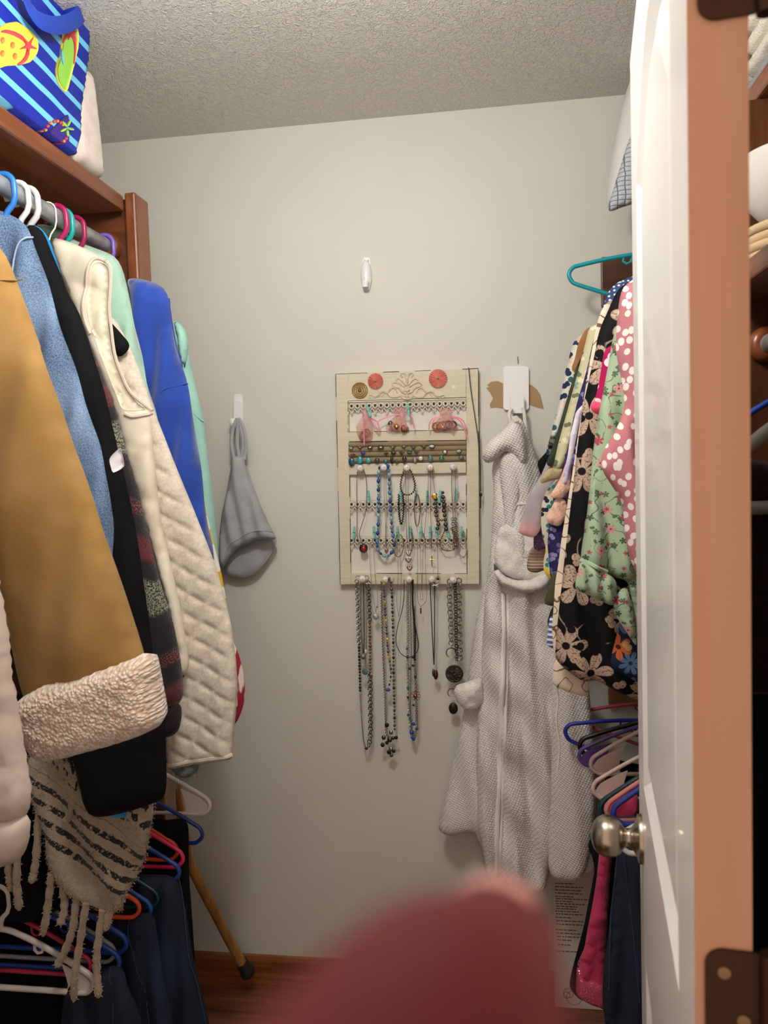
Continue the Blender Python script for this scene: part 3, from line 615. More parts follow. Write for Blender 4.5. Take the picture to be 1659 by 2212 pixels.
# ================================================================ lower left: hangers, trousers
def lowhang(label,px,py,Y,c,r=.0048,kind=0,tilt=0.0,w=.205):
    p=at(px,py,Y); return hanger(label,p.x-w,p.z+.184,Y,c,r,w,kind,tilt)
lowhang('white plastic hanger with a web, highest of the lower left row',453,1743,1.705,'#e3dcdc',.0045,1)
lowhang('dark blue hanger holding black trousers in the lower left row',437,1806,1.682,'#1d3c86')
lowhang('orange hanger behind the magenta one in the lower left row',383,1842,1.652,'#e0502e')
lowhang('magenta hanger in front of the orange one, lower left row',395,1858,1.636,'#d8285f')
lowhang('blue hanger with jeans just below the magenta hanger, lower left',387,1888,1.615,'#24468f',.005)
lowhang('dark teal hanger between jeans in the lower left row',341,1945,1.585,'#10394a')
lowhang('mid blue hanger beside the small orange one, lower left row',326,1968,1.565,'#20509c',.005)
lowhang('orange hanger right of the poncho tassels, lower left row',301,1966,1.542,'#dd4f2a')
lowhang('deep blue hanger just right of the longest tassel, lower left row',273,2042,1.512,'#1f3f9a',.0055)
lowhang('grey plastic hanger between two blue ones behind the tassels',247,2062,1.498,'#8c8d92')
lowhang('blue hanger below the grey one behind the tassels',258,2082,1.486,'#203f98',.005)
lowhang('large white hanger at the bottom left below the poncho',203,2128,1.462,'#d9d0cc',.0062,1)
lowhang('crimson hanger behind the poncho tassels at lower left',196,2090,1.474,'#a51f3c')
def bar(label,p,q,Y,c,r=.0055):
    return None
t=NT('dark_denim'); uvr=t.mapg(t.uv(),(1,1,1),(0,0,.6)); n1=t.noise(t.mapg(uvr,(900,160,1)),1.0,2); n2=t.noise(t.mapg(t.uv(),(14,4,1)),1.0,3)
t.set(Base_Color=t.mix(t.math('MULTIPLY_ADD',n1,.35,t.math('MULTIPLY',t.step(n2,.45,.75),.5)),'#070c1a','#1f3358'),Roughness=.85); t.bump(n1,.3,.0015); M_DDN=t.m
M_STCH=plain('jean_stitch','#2b3854',.8)
def jeans(name,label,px,Y,seams=(),mat=None,T=.02,R=.03,sm=2):
    j=thing(name,label,'trousers',at(sum(p[0] for p in px)/len(px),max(p[1] for p in px),Y))
    S=slab('leg_fold',px,Y,mat or M_DDN,T=T,R=R,sm=sm,res=.014,parent=j,fold=folds((.007,.06,Y*9),(.003,.025,Y*5),ang=-.12))
    for q in seams: bead(S,'seam',q,M_STCH,j,.0014,5,.0005)
    return j
jeans('black_trousers','black trousers folded over the dark blue hanger at lower left',[(318,1772),(404,1768),(408,1790),(409,1880),(413,1960),(420,2060),(428,2150),(440,2260),(320,2300),(300,1900)],1.668,mat=M_BLK,T=.012)
jeans('jeans','dark blue jeans nearest the wooden cane, lower left',[(290,1886),(382,1892),(390,1915),(404,1985),(415,2050),(430,2120),(450,2200),(468,2290),(330,2330),(300,2100)],1.604,seams=([(378,1900),(392,1980),(404,2060),(420,2130),(440,2220)],))
jeans('jeans','dark jeans hanging between the orange hanger and the cane-side jeans',[(225,1992),(325,1966),(340,2010),(352,2100),(372,2200),(390,2310),(200,2330)],1.553,seams=([(275,1990),(290,2060),(310,2150),(325,2240)],))
jeans('jeans','dark jeans under the blue hangers at the bottom left',[(140,2112),(255,2082),(275,2120),(300,2190),(320,2300),(120,2330)],1.480,seams=([(230,2100),(240,2160),(245,2240)],))
jeans('black_trousers','black trousers at the bottom left corner behind the white hanger',[(-120,1990),(60,1985),(140,2060),(165,2140),(190,2330),(-120,2330)],1.535,mat=M_BLK,T=.01)
slab('long_coat',[(-160,1500),(130,1500),(170,1650),(160,1800),(140,1960),(60,1995),(-160,1990)],1.462,M_BLK,T=.004,R=.04,label='black sheet standing in for the deep shade behind the fringed poncho',cat='coat')  # black filler sheet added where there is only deep shade
# ---- wooden cane
M_CANE=wood('cane_wood','#b98a4e','#94652f',2,.4,40)
j=thing('cane','wooden cane with black rubber tip leaning by the back wall','cane',at(545,2116,2.06))
Q=crom([tuple(at(*q)) for q in ((380,1700,1.84),(398,1800,1.86),(412,1868,1.89),(424,1892,1.90),(440,1925,1.92),(470,1982,1.96),(500,2040,2.0),(533,2098,2.035))],6)
MB().tube(Q,.0135,14).build('shaft',M_CANE,j)
a,b=Vector(Q[-3]),at(543,2114,2.045); d=(b-a).normalized()
MB().lathe(a+d*.0,d,[(0,.0150),(.002,.0165),(.03,.0175),(.034,.020),(.046,.0205),(.049,.018)],20).build('rubber_tip',plain('black_rubber','#15130f',.7),j)
# ================================================================ right side: cleats, shelf, rods
u=thing('shelf_unit','brown stained wooden shelf unit along the right wall behind the door','shelf',(.6,1.4,0))
RSX=.47
MB().box((RSX,.62,SZ-.037),(XR-.002,D-.003,SZ)).build('shelf_board',M_WOODY,u,bev=.005)
MB().box((.302,D-.026,1.893),(XR-.002,D-.002,2.018)).build('wall_cleat',wood('dark_cleat','#5b3017','#3f1f0d',0,.35,24),u,bev=.002)
MB().box((.305,D-.020,.84),(XR-.002,D-.002,.97)).build('wall_cleat',wood('tan_cleat','#8a6243','#7b5335',0,.5,24),u,bev=.002)
rod('closet_rod','upper galvanised closet rod holding blouses on the right',.415,1.985,1.40,D-.03,0)
rod('closet_rod','lower galvanised closet rod holding trousers on the right',.415,.985,1.40,D-.03,0)
hanger('empty teal plastic hanger high on the right beside the wooden cleat',*(lambda p,c,q:(p.x+.205*c-.184*q,p.z+.205*q+.184*c,1.96))(at(1229,592,1.96),math.cos(-.36),math.sin(-.36)),'#149aa8',.0052,.205,0,-.36)
# ---- pillow on the right shelf
t=NT('pillow_knit'); X_,Y_,_=t.xyz(t.uv()); t.set(Base_Color='#cfcfcc',Roughness=.8); t.bump(t.n('TexVoronoi',{'Vector':t.uv(),'Scale':60.0},feature='DISTANCE_TO_EDGE'),.3,.004)
t2=NT('pillow_honeycomb'); v=t2.n('TexVoronoi',{'Vector':t2.mapg(t2.uv(),(60,95,1)),'Scale':1.0,'Randomness':.12},feature='DISTANCE_TO_EDGE'); t2.set(Base_Color=t2.mix(t2.step(v,.03,.12),'#5d646f','#b9bec6'),Roughness=.8); t2.bump(v,.6,.006)
j=thing('pillow','white quilted pillow with a grey honeycomb side hanging off the right shelf','pillow',at(1350,460,1.9))
pw=lambda L,Y:[(lambda p:(p.x,p.z))(at(x,y,Y)) for x,y in L]
slab('cover',None,1.93,t.m,T=.05,R=.05,res=.009,parent=j,uvpts=[(.72,2.36),(.62,2.40)]+pw([(1420,112),(1378,140),(1364,165),(1350,205),(1338,250),(1326,310),(1316,370),(1309,425),(1311,452),(1326,447),(1372,434)],1.93)+[(.48,2.146),(.72,2.146)],bump=lambda u,v:.009*(np.abs(np.sin(pi*(v+.25*u)/.026))**.5-1))
slab('gusset',None,1.875,t2.m,T=.014,R=.02,res=.008,parent=j,uvpts=[(.70,2.34),(.56,2.33)]+pw([(1400,215),(1372,268),(1352,320),(1334,380),(1320,425),(1311,453),(1315,460),(1340,449),(1376,438)],1.875)+[(.48,2.146),(.70,2.146)])
# ================================================================ garments on the upper right rod
def flower_mat(name,bg,layers,rough=.8,bump=600,stem=None,speck=None):
    """layers: (scale, petals, size, colour, centre colour or None, offset, randomness)"""
    t=NT(name); uv=t.uv(); c=bg; sp_=t.step(t.noise(uv,300,1),.60,.63)
    if stem:
        ln=t.math('ABSOLUTE',t.math('SUBTRACT',t.noise(uv,stem[1],1),.5)); mk0=t.math('MULTIPLY',t.math('SUBTRACT',1.0,t.step(ln,.006,.014)),t.step(t.noise(uv,stem[1]*.8,1),.47,.50)); c=t.mix(mk0,c,stem[0])
    for (sc,pt,sz,col,cc_,off,rn) in layers:
        p=t.mapg(uv,(sc,sc,1),(0,0,off*.7),(off,off*1.7,0)); vn=t.t.nodes.new('ShaderNodeTexVoronoi'); vn.voronoi_dimensions='2D'; t.put(vn.inputs['Vector'],p); vn.inputs['Scale'].default_value=1; vn.inputs['Randomness'].default_value=rn
        l=t.vm('SUBTRACT',p,vn.outputs['Position']); X,Y,Z=t.xyz(l); r=t.vlen(l)
        th_=t.math('ADD',t.math('ARCTAN2',Y,X),t.math('MULTIPLY',t.xyz(vn.outputs['Color'])[0],6.0))
        if pt>0:
            w_=t.math('ABSOLUTE',t.math('COSINE',t.math('MULTIPLY',th_,pt/2))); R_=t.math('MULTIPLY',t.math('ADD',t.math('MULTIPLY',t.math('POWER',w_,.6),.75),.25),sz)
            R_=t.math('MULTIPLY',R_,t.step(t.math('ADD',w_,t.math('MULTIPLY',r,-.6/sz)),-.35,.12))
        else: # leaf sprig / blob: stretched
            R_=t.math('MULTIPLY',t.math('ADD',.45,t.math('MULTIPLY',t.math('ABSOLUTE',t.math('COSINE',th_)),.55)),sz)
        mk=t.math('SUBTRACT',1.0,t.step(t.math('SUBTRACT',r,R_),-.015,.015)); 
        if isinstance(col,tuple): col=t.mix(t.step(t.xyz(vn.outputs['Color'])[1],.45,.55),col[0],col[1])
        if speck: col=t.mix(t.math('MULTIPLY',sp_,.8),col,speck)
        c=t.mix(mk,c,col)
        if pt>0 and cc_:
            vein=t.math('MULTIPLY',t.step(t.math('ABSOLUTE',t.math('SINE',t.math('MULTIPLY',th_,pt))),.0,.16),1.0); ink=t.math('MULTIPLY',mk,t.math('SUBTRACT',1.0,vein)); c=t.mix(t.math('MULTIPLY',ink,.9),c,cc_)
            ring=t.math('SUBTRACT',1.0,t.step(r,sz*.16,sz*.2)); c=t.mix(ring,c,cc_)
    t.set(Base_Color=c,Roughness=rough,Specular_IOR_Level=.25); t.bump(t.noise(uv,bump,2),.2,.002); return t.m
# pink spotted top
t=NT('pink_spots'); p=t.mapg(t.uv(),(74,52,1),(0,0,.3)); dst=t.vm('ADD',p,t.vm('MULTIPLY',t.noise(t.uv(),22,1,'Color'),(.6,.6,0)))
v=t.n('TexVoronoi',{'Vector':dst,'Scale':1.0,'Randomness':.85},voronoi_dimensions='2D'); n=t.noise(t.uv(),300,2)
t.set(Base_Color=t.mix(t.step(v,.29,.33),'#efe6e0',t.mix(n,'#c27e84','#b26d74')),Roughness=.85); t.bump(t.noise(t.uv(),700,2),.2,.002); M_PNK=t.m
slab('spotted_shirt',[(1480,560),(1390,592),(1352,612),(1340,630),(1336,660),(1333,700),(1330,760),(1345,830),(1350,880),(1330,930),(1302,975),(1294,1000),(1298,1015),(1330,1060),(1346,1090),(1350,1150),(1358,1200),(1375,1240),(1400,1330),(1480,1330)],1.36,M_PNK,T=.022,R=.04,res=.010,fold=folds((.010,.055,.4),(.003,.023,1.7),ang=.15),label='dusty pink top with white spots beside the open door',cat='top')
# mint floral blouse
M_MFL=flower_mat('mint_floral','#a3b99c',[(34,5,.20,('#55694f','#42573f'),None,7.7,.95),(40,0,.16,('#55694f','#a3b99c'),None,3.1,.95),(19,6,.17,('#b4485c','#cf8f92'),'#7c2438',1.3,.8),(38,5,.16,('#bb5064','#a3b99c'),'#7c2438',5.2,.9)],.75,stem=('#5a6e55',26))
j=thing('floral_blouse','sage green blouse with small red roses and a ruffled hem','blouse',at(1310,1400,1.44))
S=slab('front',[(1480,700),(1345,690),(1330,705),(1322,740),(1312,800),(1300,860),(1288,920),(1280,990),(1272,1070),(1264,1140),(1256,1190),(1253,1215),(1262,1222),(1300,1236),(1330,1250),(1356,1250),(1365,1300),(1372,1360),(1378,1400),(1390,1410),(1480,1400)],1.44,M_MFL,T=.018,R=.035,res=.010,parent=j,fold=folds((.012,.05,2.4),(.004,.02,1.1),ang=.12,top=1.9,bot=1.35))
slab('sleeve_ruffle',[(1254,1210),(1275,1220),(1300,1232),(1330,1250),(1334,1275),(1330,1308),(1322,1310),(1300,1298),(1270,1285),(1240,1272),(1244,1255),(1249,1230)],1.425,M_MFL,T=.012,R=.02,res=.007,parent=j,fold=folds((.006,.022,.4),ang=.1))
bead(S,'elastic',[(1256,1212),(1275,1218),(1295,1228),(1312,1236)],fabric('sage_band','#a9bfa2','#94ac8f',60,300,.6),j,.004,6,.006)
slab('ruffle',[(1330,1285),(1352,1262),(1364,1300),(1372,1350),(1376,1400),(1366,1385),(1340,1345),(1322,1318)],1.43,M_MFL,T=.01,R=.02,res=.008,parent=j,fold=folds((.005,.03,.4),ang=.2))
# magenta leaf tee
M_MAG=flower_mat('magenta_leaf','#a80f52',[(30,0,.42,'#f3dfe6',None,2.0,.9)])
j=thing('magenta_tee','magenta tee with white leaves, sleeve between green blouse and black dress','tee',at(1290,890,1.475))
slab('sleeve',[(1330,740),(1305,755),(1300,790),(1293,830),(1286,860),(1282,875),(1300,878),(1330,880)],1.475,M_MAG,T=.012,R=.015,res=.008,parent=j)
slab('cuff',[(1281,864),(1298,866),(1330,868),(1330,888),(1298,900),(1285,893),(1273,884)],1.473,plain('coral_cuff','#e0476c',.8),T=.012,R=.014,res=.007,parent=j)
# orange and blue floral
M_OBF=flower_mat('orange_blue_floral','#1c2440',[(16,8,.36,'#54749a','#26303c',4.0,.5),(14,6,.34,('#c8643a','#d8893e'),'#3a1d12',1.0,.6),(20,0,.2,('#caa06a','#b46a34'),None,9.0,.9)])
slab('floral_skirt',[(1480,1330),(1380,1330),(1345,1330),(1338,1345),(1330,1380),(1322,1410),(1316,1440),(1330,1450),(1350,1460),(1390,1480),(1480,1490)],1.475,M_OBF,T=.012,R=.02,res=.010,label='navy skirt with orange and blue flowers below the green blouse',cat='skirt')
# black floral dress
M_BFL=flower_mat('black_floral','#0a080d',[(9.5,6,.40,'#bfa592','#140d0f',.6,.55),(19,0,.24,('#bfa592','#0a080d'),None,6.0,.95)],.8,stem=('#a08a7a',11),speck='#1a1213')
BFY=1.525
j=thing('black_dress','black dress printed with large cream flowers','dress',at(1300,1510,BFY))
S=slab('body',[(1480,590),(1362,604),(1335,622),(1322,650),(1310,680),(1299,700),(1290,730),(1284,770),(1276,800),(1268,840),(1258,880),(1252,930),(1244,990),(1238,1050),(1232,1100),(1226,1150),(1220,1200),(1214,1260),(1208,1310),(1203,1360),(1199,1410),(1200,1430),(1215,1440),(1235,1455),(1250,1468),(1276,1476),(1282,1465),(1300,1475),(1322,1488),(1350,1502),(1380,1513),(1480,1520)],BFY,M_BFL,T=.015,R=.03,res=.011,parent=j,fold=folds((.005,.07,1.0),(.0025,.03,.3),ang=.12,top=1.9,bot=1.2))
M_BGE=plain('print_cream','#c2a793',.8)
def flowers(S,cx,cy,r,n,a0,par,a1=2*pi):
    for i in range(n):
        a=a0+a1*i/n; q=[]
        for k in range(12):
            b=2*pi*k/12; rr=.56*r+.46*r*math.cos(b); ww=.27*r*math.sin(b)*(1+.45*math.cos(b))*6/max(n,6)*1.35
            q.append((cx+rr*math.cos(a)-ww*math.sin(a),cy+rr*math.sin(a)*1.08+ww*math.cos(a)))
        decal(S,'print_petal',q,M_BGE,par,.0012,.006,0,0)
    decal(S,'print_center',[(cx+.12*r*math.cos(b*.785),cy+.12*r*math.sin(b*.785)) for b in range(8)],M_BGE,par,.0016,.006,0,0)
# cream kimono edge
t=NT('cream_line_print'); nz=t.noise(t.uv(),26,1); ln=t.math('ABSOLUTE',t.math('SUBTRACT',nz,.5)); t.set(Base_Color=t.mix(t.step(ln,.008,.02),'#6b4a35','#e3d3bf'),Roughness=.85); M_CRM=t.m
j=thing('cream_kimono','cream kimono with brown line flowers edging the black dress','kimono',at(1225,1500,1.555))
slab('edge',[(1326,640),(1300,665),(1288,705),(1276,770),(1268,820),(1260,870),(1250,930),(1240,1000),(1230,1060),(1222,1110),(1212,1170),(1206,1220),(1199,1260),(1196,1310),(1192,1360),(1195,1400),(1199,1430),(1240,1430),(1262,1300),(1280,1000),(1310,760)],1.566,M_CRM,T=.010,R=.015,res=.009,parent=j)
slab('hem',[(1200,1420),(1195,1450),(1193,1475),(1200,1485),(1225,1494),(1250,1502),(1268,1506),(1274,1470),(1262,1452),(1235,1440)],1.560,M_CRM,T=.006,R=.008,sm=1,res=.008,parent=j)
bead(S,'tie',[(1206,1480),(1212,1530),(1208,1580),(1215,1640),(1210,1700)],plain('white_ribbon','#e6dcd4',.6),j,.0022,6,-.05)
# navy dotted top
t=NT('navy_dots'); v=t.n('TexVoronoi',{'Vector':t.mapg(t.uv(),(110,110,1)),'Scale':1.0,'Randomness':.15},voronoi_dimensions='2D'); fl_=t.step(t.noise(t.uv(),34,1),.60,.62); t.set(Base_Color=t.mix(fl_,t.mix(t.step(v,.2,.26),'#e6e8ee','#27416f'),'#dfe2e8'),Roughness=.85); M_NDT=t.m
slab('dotted_top',[(1480,580),(1380,592),(1345,604),(1325,615),(1312,632),(1305,655),(1298,680),(1290,700),(1284,730),(1278,770),(1264,830),(1256,880),(1300,900),(1400,700)],1.60,M_NDT,T=.016,R=.025,res=.010,label='navy top with white dots just below the teal hanger',cat='top')
# lilac flared sleeve and peach ruffle
t=NT('lilac_print'); Y_=t.xyz(t.uv())[1]; t.set(Base_Color=t.mix(t.step(t.noise(t.uv(),45,1),.48,.52),t.mix(t.step(Y_,1.45,1.55),'#b9a3cf','#e3e6ee'),'#d9cfe4'),Roughness=.85)
slab('lilac_top',[(1262,870),(1250,920),(1242,960),(1235,1000),(1226,1040),(1214,1049),(1218,1020),(1226,985),(1232,940),(1244,890)],1.594,t.m,T=.004,R=.006,sm=1,res=.004,label='pale lilac sleeve strip between purple print and black dress',cat='top')
M_PCH=fabric('peach_gauze','#e6bfab','#dcb19c',60,300,.5)
j=thing('peach_blouse','peach blouse with two flared ruffles beside the black dress','blouse',at(1200,1140,1.60))
slab('ruffle',[(1236,985),(1222,1000),(1212,1030),(1198,1055),(1187,1070),(1189,1075),(1205,1078),(1216,1076),(1230,1060)],1.60,M_PCH,T=.006,R=.008,sm=1,res=.007,parent=j,fold=folds((.004,.02,.2),ang=.3))
slab('ruffle',[(1216,1076),(1200,1078),(1192,1095),(1184,1110),(1178,1125),(1183,1130),(1208,1138),(1222,1120),(1224,1085)],1.61,M_PCH,T=.006,R=.008,sm=1,res=.007,parent=j,fold=folds((.004,.02,.9),ang=.3))
# purple paisley
M_PRP=flower_mat('purple_paisley','#2b2450',[(30,5,.45,('#6a63a8','#3a3468'),'#1a1638',.3,.8),(44,0,.3,('#8d88bf','#2b2450'),None,3.0,.9)])
slab('paisley_top',[(1330,700),(1290,712),(1280,740),(1272,780),(1262,820),(1252,850),(1244,880),(1237,910),(1228,960),(1218,1000),(1208,1040),(1200,1070),(1192,1100),(1186,1140),(1182,1170),(1190,1260),(1200,1280),(1240,1280),(1290,900)],1.635,M_PRP,T=.014,R=.02,res=.010,label='navy and purple paisley top with long sleeve on the right rod',cat='top')
# striped cuff, olive panel under paisley
t=NT('blue_stripes'); Y_=t.xyz(t.uv())[1]; t.set(Base_Color=t.mix(t.step(t.math('FRACT',t.math('MULTIPLY',Y_,95.0)),.4,.5),'#dfe3ea','#4a64a8'),Roughness=.85)
slab('striped_shirt',[(1240,1330),(1188,1330),(1184,1360),(1180,1396),(1200,1402),(1240,1405)],1.60,t.m,T=.006,R=.008,sm=1,res=.008,label='blue and white striped shirt corner beside the black dress',cat='shirt')
slab('grey_shirt',[(1240,1300),(1192,1310),(1184,1335),(1181,1352),(1190,1358),(1240,1360)],1.615,fabric('charcoal_cloth','#2c2b2e','#232226',20,500,.2),T=.006,R=.008,sm=1,res=.009,label='charcoal shirt edge just above the blue striped corner',cat='shirt')
slab('olive_shirt',[(1230,1230),(1192,1235),(1186,1265),(1174,1305),(1182,1308),(1230,1312)],1.625,fabric('olive_cloth','#4d4a35','#433f2c',20,500,.2),T=.006,R=.008,sm=1,res=.009,label='olive shirt corner resting against the white robe',cat='shirt')
# sage embroidered top
M_SGE=flower_mat('sage_embroidery','#c9c4a0',[(46,0,.34,('#6d7458','#e4dfc2'),None,.4,.9),(24,4,.22,('#d9cfa8','#7fae9c'),'#8a8768',2.0,.9)])
j=thing('embroidered_top','cream and sage embroidered top with a turned tan cuff','top',at(1190,1060,1.675))
slab('sleeve',[(1320,690),(1272,705),(1266,735),(1254,780),(1244,820),(1233,860),(1223,895),(1212,935),(1203,970),(1196,1005),(1190,1018),(1218,1015),(1260,900)],1.675,M_SGE,T=.013,R=.018,res=.009,parent=j)
slab('cuff',[(1189,1010),(1205,1012),(1218,1010),(1214,1034),(1200,1036),(1185,1040),(1168,1046),(1166,1040),(1176,1022)],1.672,fabric('tan_cuff','#bfb08a','#a99a74',60,400,.5),T=.006,R=.008,sm=1,res=.006,parent=j)
# multicolour sliver garments
M_MUL=flower_mat('white_teal_spots','#d4d2c6',[(34,0,.34,('#1f2f4c','#31606a'),None,.5,.8),(26,5,.25,('#7fb2c0','#d7b7a4'),None,3.0,.9)])
slab('spotted_blouse',[(1300,715),(1252,722),(1240,735),(1232,760),(1226,785),(1220,805),(1212,850),(1206,875),(1199,900),(1192,930),(1184,960),(1177,985),(1184,990),(1210,930),(1270,800)],1.775,M_MUL,T=.014,R=.018,res=.009,label='white blouse with teal and navy spots nearest the back wall',cat='blouse')
slab('brown_top',[(1300,700),(1268,708),(1258,722),(1248,745),(1242,775),(1232,800),(1250,810),(1290,760)],1.74,fabric('tan_brown','#9a6f48','#8a603a',20,500,.3),T=.006,R=.008,sm=1,res=.009,label='tan brown shoulder beside the spotted blouse on the right rod',cat='top')
slab('olive_blouse',[(1262,760),(1246,790),(1234,830),(1222,870),(1212,905),(1200,945),(1190,975),(1178,1003),(1190,1010),(1210,980),(1250,860)],1.715,fabric('dark_olive','#3a4034','#31372c',20,500,.3),T=.006,R=.008,sm=1,res=.009,label='dark olive sleeve strip between embroidered top and spotted blouse',cat='blouse')
# tie-dye tee, purple sparkle, ribbed cuff, teal floral
t=NT('grey_tie_dye'); Y_=t.xyz(t.uv())[1]; n=t.noise(t.uv(),22,3); yy=t.math('ADD',Y_,t.math('MULTIPLY',t.math('SUBTRACT',n,.5),.05)); t.set(Base_Color=t.mix(t.step(yy,1.335,1.385),'#cf9d9c',t.mix(n,'#9a9096','#b5adb2')),Roughness=.85)
slab('tie_dye_tee',[(1215,930),(1190,975),(1176,1010),(1165,1035),(1150,1055),(1141,1075),(1132,1100),(1125,1130),(1118,1150),(1135,1158),(1152,1163),(1165,1150),(1180,1090),(1220,1000)],1.735,t.m,T=.006,R=.008,sm=1,res=.008,fold=folds((.003,.05,.3),ang=.3),label='grey tie-dye sleeve fading to pink over the white robe',cat='tee')
t=NT('purple_sparkle'); n=t.noise(t.uv(),260,2); t.set(Base_Color=t.mix(t.step(n,.52,.62),'#553163','#9a6a9e'),Roughness=.6)
slab('purple_top',[(1210,1000),(1180,1050),(1170,1090),(1160,1130),(1152,1165),(1153,1188),(1162,1190),(1176,1186),(1200,1170)],1.765,t.m,T=.006,R=.008,sm=1,res=.008,label='purple sparkle sleeve below the grey tie-dye sleeve',cat='top')
t=NT('tan_rib'); Y_=t.xyz(t.uv())[1]; w_=t.math('SINE',t.math('MULTIPLY',Y_,900.0)); t.set(Base_Color='#b49a86',Roughness=.9); t.bump(w_,.5,.002)
slab('ribbed_sweater',[(1205,1180),(1150,1180),(1142,1195),(1137,1225),(1140,1234),(1158,1238),(1180,1230),(1205,1225)],1.80,t.m,T=.014,R=.012,sm=1,res=.007,label='tan ribbed cuff resting on the white robe',cat='sweater')
M_TFL=flower_mat('teal_yellow_floral','#cfc9b4',[(26,4,.34,('#2f7a70','#e2c43a'),None,.5,.8),(38,0,.3,('#241f3c','#64b6c0'),None,2.5,.9)])
slab('teal_floral_top',[(1215,1020),(1180,1060),(1170,1090),(1168,1130),(1172,1160),(1180,1185),(1174,1210),(1174,1235),(1186,1250),(1196,1258),(1215,1240)],1.70,M_TFL,T=.006,R=.008,sm=1,res=.008,label='teal and yellow floral cuff peeking out beside paisley top',cat='top')
slab('black_sleeve',[(1195,960),(1172,985),(1160,998),(1163,1012),(1170,1030),(1200,1020)],1.79,M_BLK,T=.006,R=.008,sm=1,res=.008,label='black sleeve tip between spotted blouse and white robe',cat='top')
S=None
# ================================================================ lower right: hangers and trousers
def rlow(label,px,py,Y,c,r=.0048,kind=0,tilt=0.0,w=.205,yaw=0.0):
    p=at(px,py,Y); c_,s_=math.cos(tilt),math.sin(tilt); return hanger(label,p.x+w*c_-.184*s_,p.z+w*s_+.184*c_,Y,c,r,w,kind,tilt,None,-1)
rlow('pink hanger, highest of the lower right row by the back wall',1260,1548,1.98,'#a8455a',.0045,0,-.36)
rlow('blue hanger pointing left over the robe in the lower right row',1221,1578,1.88,'#24329a',.005,0,-.42)
rlow('black hanger behind the purple one in the lower right row',1252,1612,1.80,'#0d0c10',.0055,0,-.2)
rlow('purple hanger with a rounded web in the lower right row',1251,1635,1.765,'#5b3f86',.0046,1,-.1)
rlow('upper of two pale pink hangers in the lower right row',1277,1655,1.68,'#cdb4ac',.0045,1,.03)
rlow('lower of two pale pink hangers in the lower right row',1282,1708,1.60,'#cdb4ac',.0045,1,.03)
rlow('dark teal hanger just above the door knob',1298,1752,1.50,'#0e3138',.0055,0,.08)
rlow('salmon hanger between dark teal and blue ones above the knob',1312,1756,1.47,'#c67a76',.005,0,.1)
rlow('glossy blue hanger right above the door knob',1326,1764,1.445,'#22358c',.0055,0,.12)
rlow('white hanger whose corner shows below the door knob',1338,1822,1.40,'#d9d2cb',.005,0,.0)
M_PKP=fabric('pink_denim','#c23a62','#b53058',20,500,.25)
jeans('black_trousers','black trousers behind the pink ones at lower right',[(1380,1660),(1310,1640),(1306,1700),(1290,1780),(1268,1830),(1280,1850),(1285,1880),(1262,2000),(1236,2090),(1228,2130),(1250,2160),(1320,2185),(1380,2200)],1.72,mat=M_BLK,T=.016,R=.016,sm=1)
j=jeans('pink_trousers','bright pink trousers with a glittery hem at lower right',[(1380,1712),(1308,1714),(1302,1760),(1296,1820),(1288,1900),(1278,1960),(1268,2010),(1262,2050),(1250,2070),(1246,2135),(1308,2150),(1312,2000),(1318,1900),(1328,1800),(1380,1760)],1.58,mat=M_PKP,T=.014,R=.016,sm=1)
t=NT('glitter_hem'); v=t.n('TexVoronoi',{'Vector':t.mapg(t.uv(),(230,230,1)),'Scale':1.0,'Randomness':1.0},voronoi_dimensions='2D'); ff=t.step(v,.16,.22); t.set(Base_Color=t.mix(ff,'#ffe9ee','#bb3a5f'),Roughness=t.math('MULTIPLY_ADD',ff,.6,.15),Metallic=t.math('MULTIPLY_ADD',ff,-.8,.8))
slab('glitter_hem',[(1250,2068),(1246,2090),(1244,2130),(1244,2150),(1262,2162),(1290,2172),(1310,2176),(1314,2160),(1306,2118),(1280,2112),(1256,2104)],1.578,t.m,T=.018,R=.016,res=.007,parent=j)
jeans('jeans','dark jeans hanging beneath the door knob at lower right',[(1420,1800),(1346,1800),(1336,1830),(1330,1880),(1322,1960),(1312,2030),(1303,2100),(1300,2160),(1310,2230),(1320,2330),(1440,2330)],1.46,seams=([(1338,1850),(1330,1930),(1322,2000),(1318,2080),(1316,2140)],[(1350,1860),(1362,1960),(1374,2080),(1380,2160)]))
# ---- printed carton panel behind the trousers
t=NT('printed_paper'); X_,Y_,_=t.xyz(t.uv())
t.set(Base_Color='#cfc6bf',Roughness=.7); M_PAPER=t.m
j=thing('instruction_sheet','white sheet with rows of small print standing against the back wall','sheet',(.19,2.07,0))
p0,p1=at(1192,1850,2.075),at(1330,1850,2.075)
MB().box((p0.x,2.07,.001),(p1.x+.1,2.079,.44)).build('panel',M_PAPER,j,bev=.001)
M_TXT=plain('small_print','#5a4c47',.8)
k=0
for (y0,y1,n) in ((1908,1936,5),(1941,1968,6),(1974,1996,4),(2008,2030,4),(2040,2054,2)):
    for i in range(n):
        y=y0+(y1-y0)*i/(n-1); x0=1197+rnd.uniform(0,3)+(y-1900)*.03; x1=rnd.uniform(1240,1282)-(y-1900)*.12
        a,b=at(x0,y,2.0695),at(x1,y-1,2.0695); mm=MB(); x=a.x
        while x<b.x:
            l=rnd.uniform(.004,.013); mm.box((x,2.0692,a.z-.0012),(min(x+l,b.x),2.0702,a.z+.0012)); x+=l+.0022
        mm.build('text_line',M_TXT,j,smooth=False)

for (x,y,r) in ((1228,2146,.013),(1240,2156,.020),(1224,2150,.009)):
    p=at(x,y,2.069); MB().torus((p.x,2.0698,p.z),r,.0007,(0,-1,0),24,4).build('printed_ring',M_TXT,j)
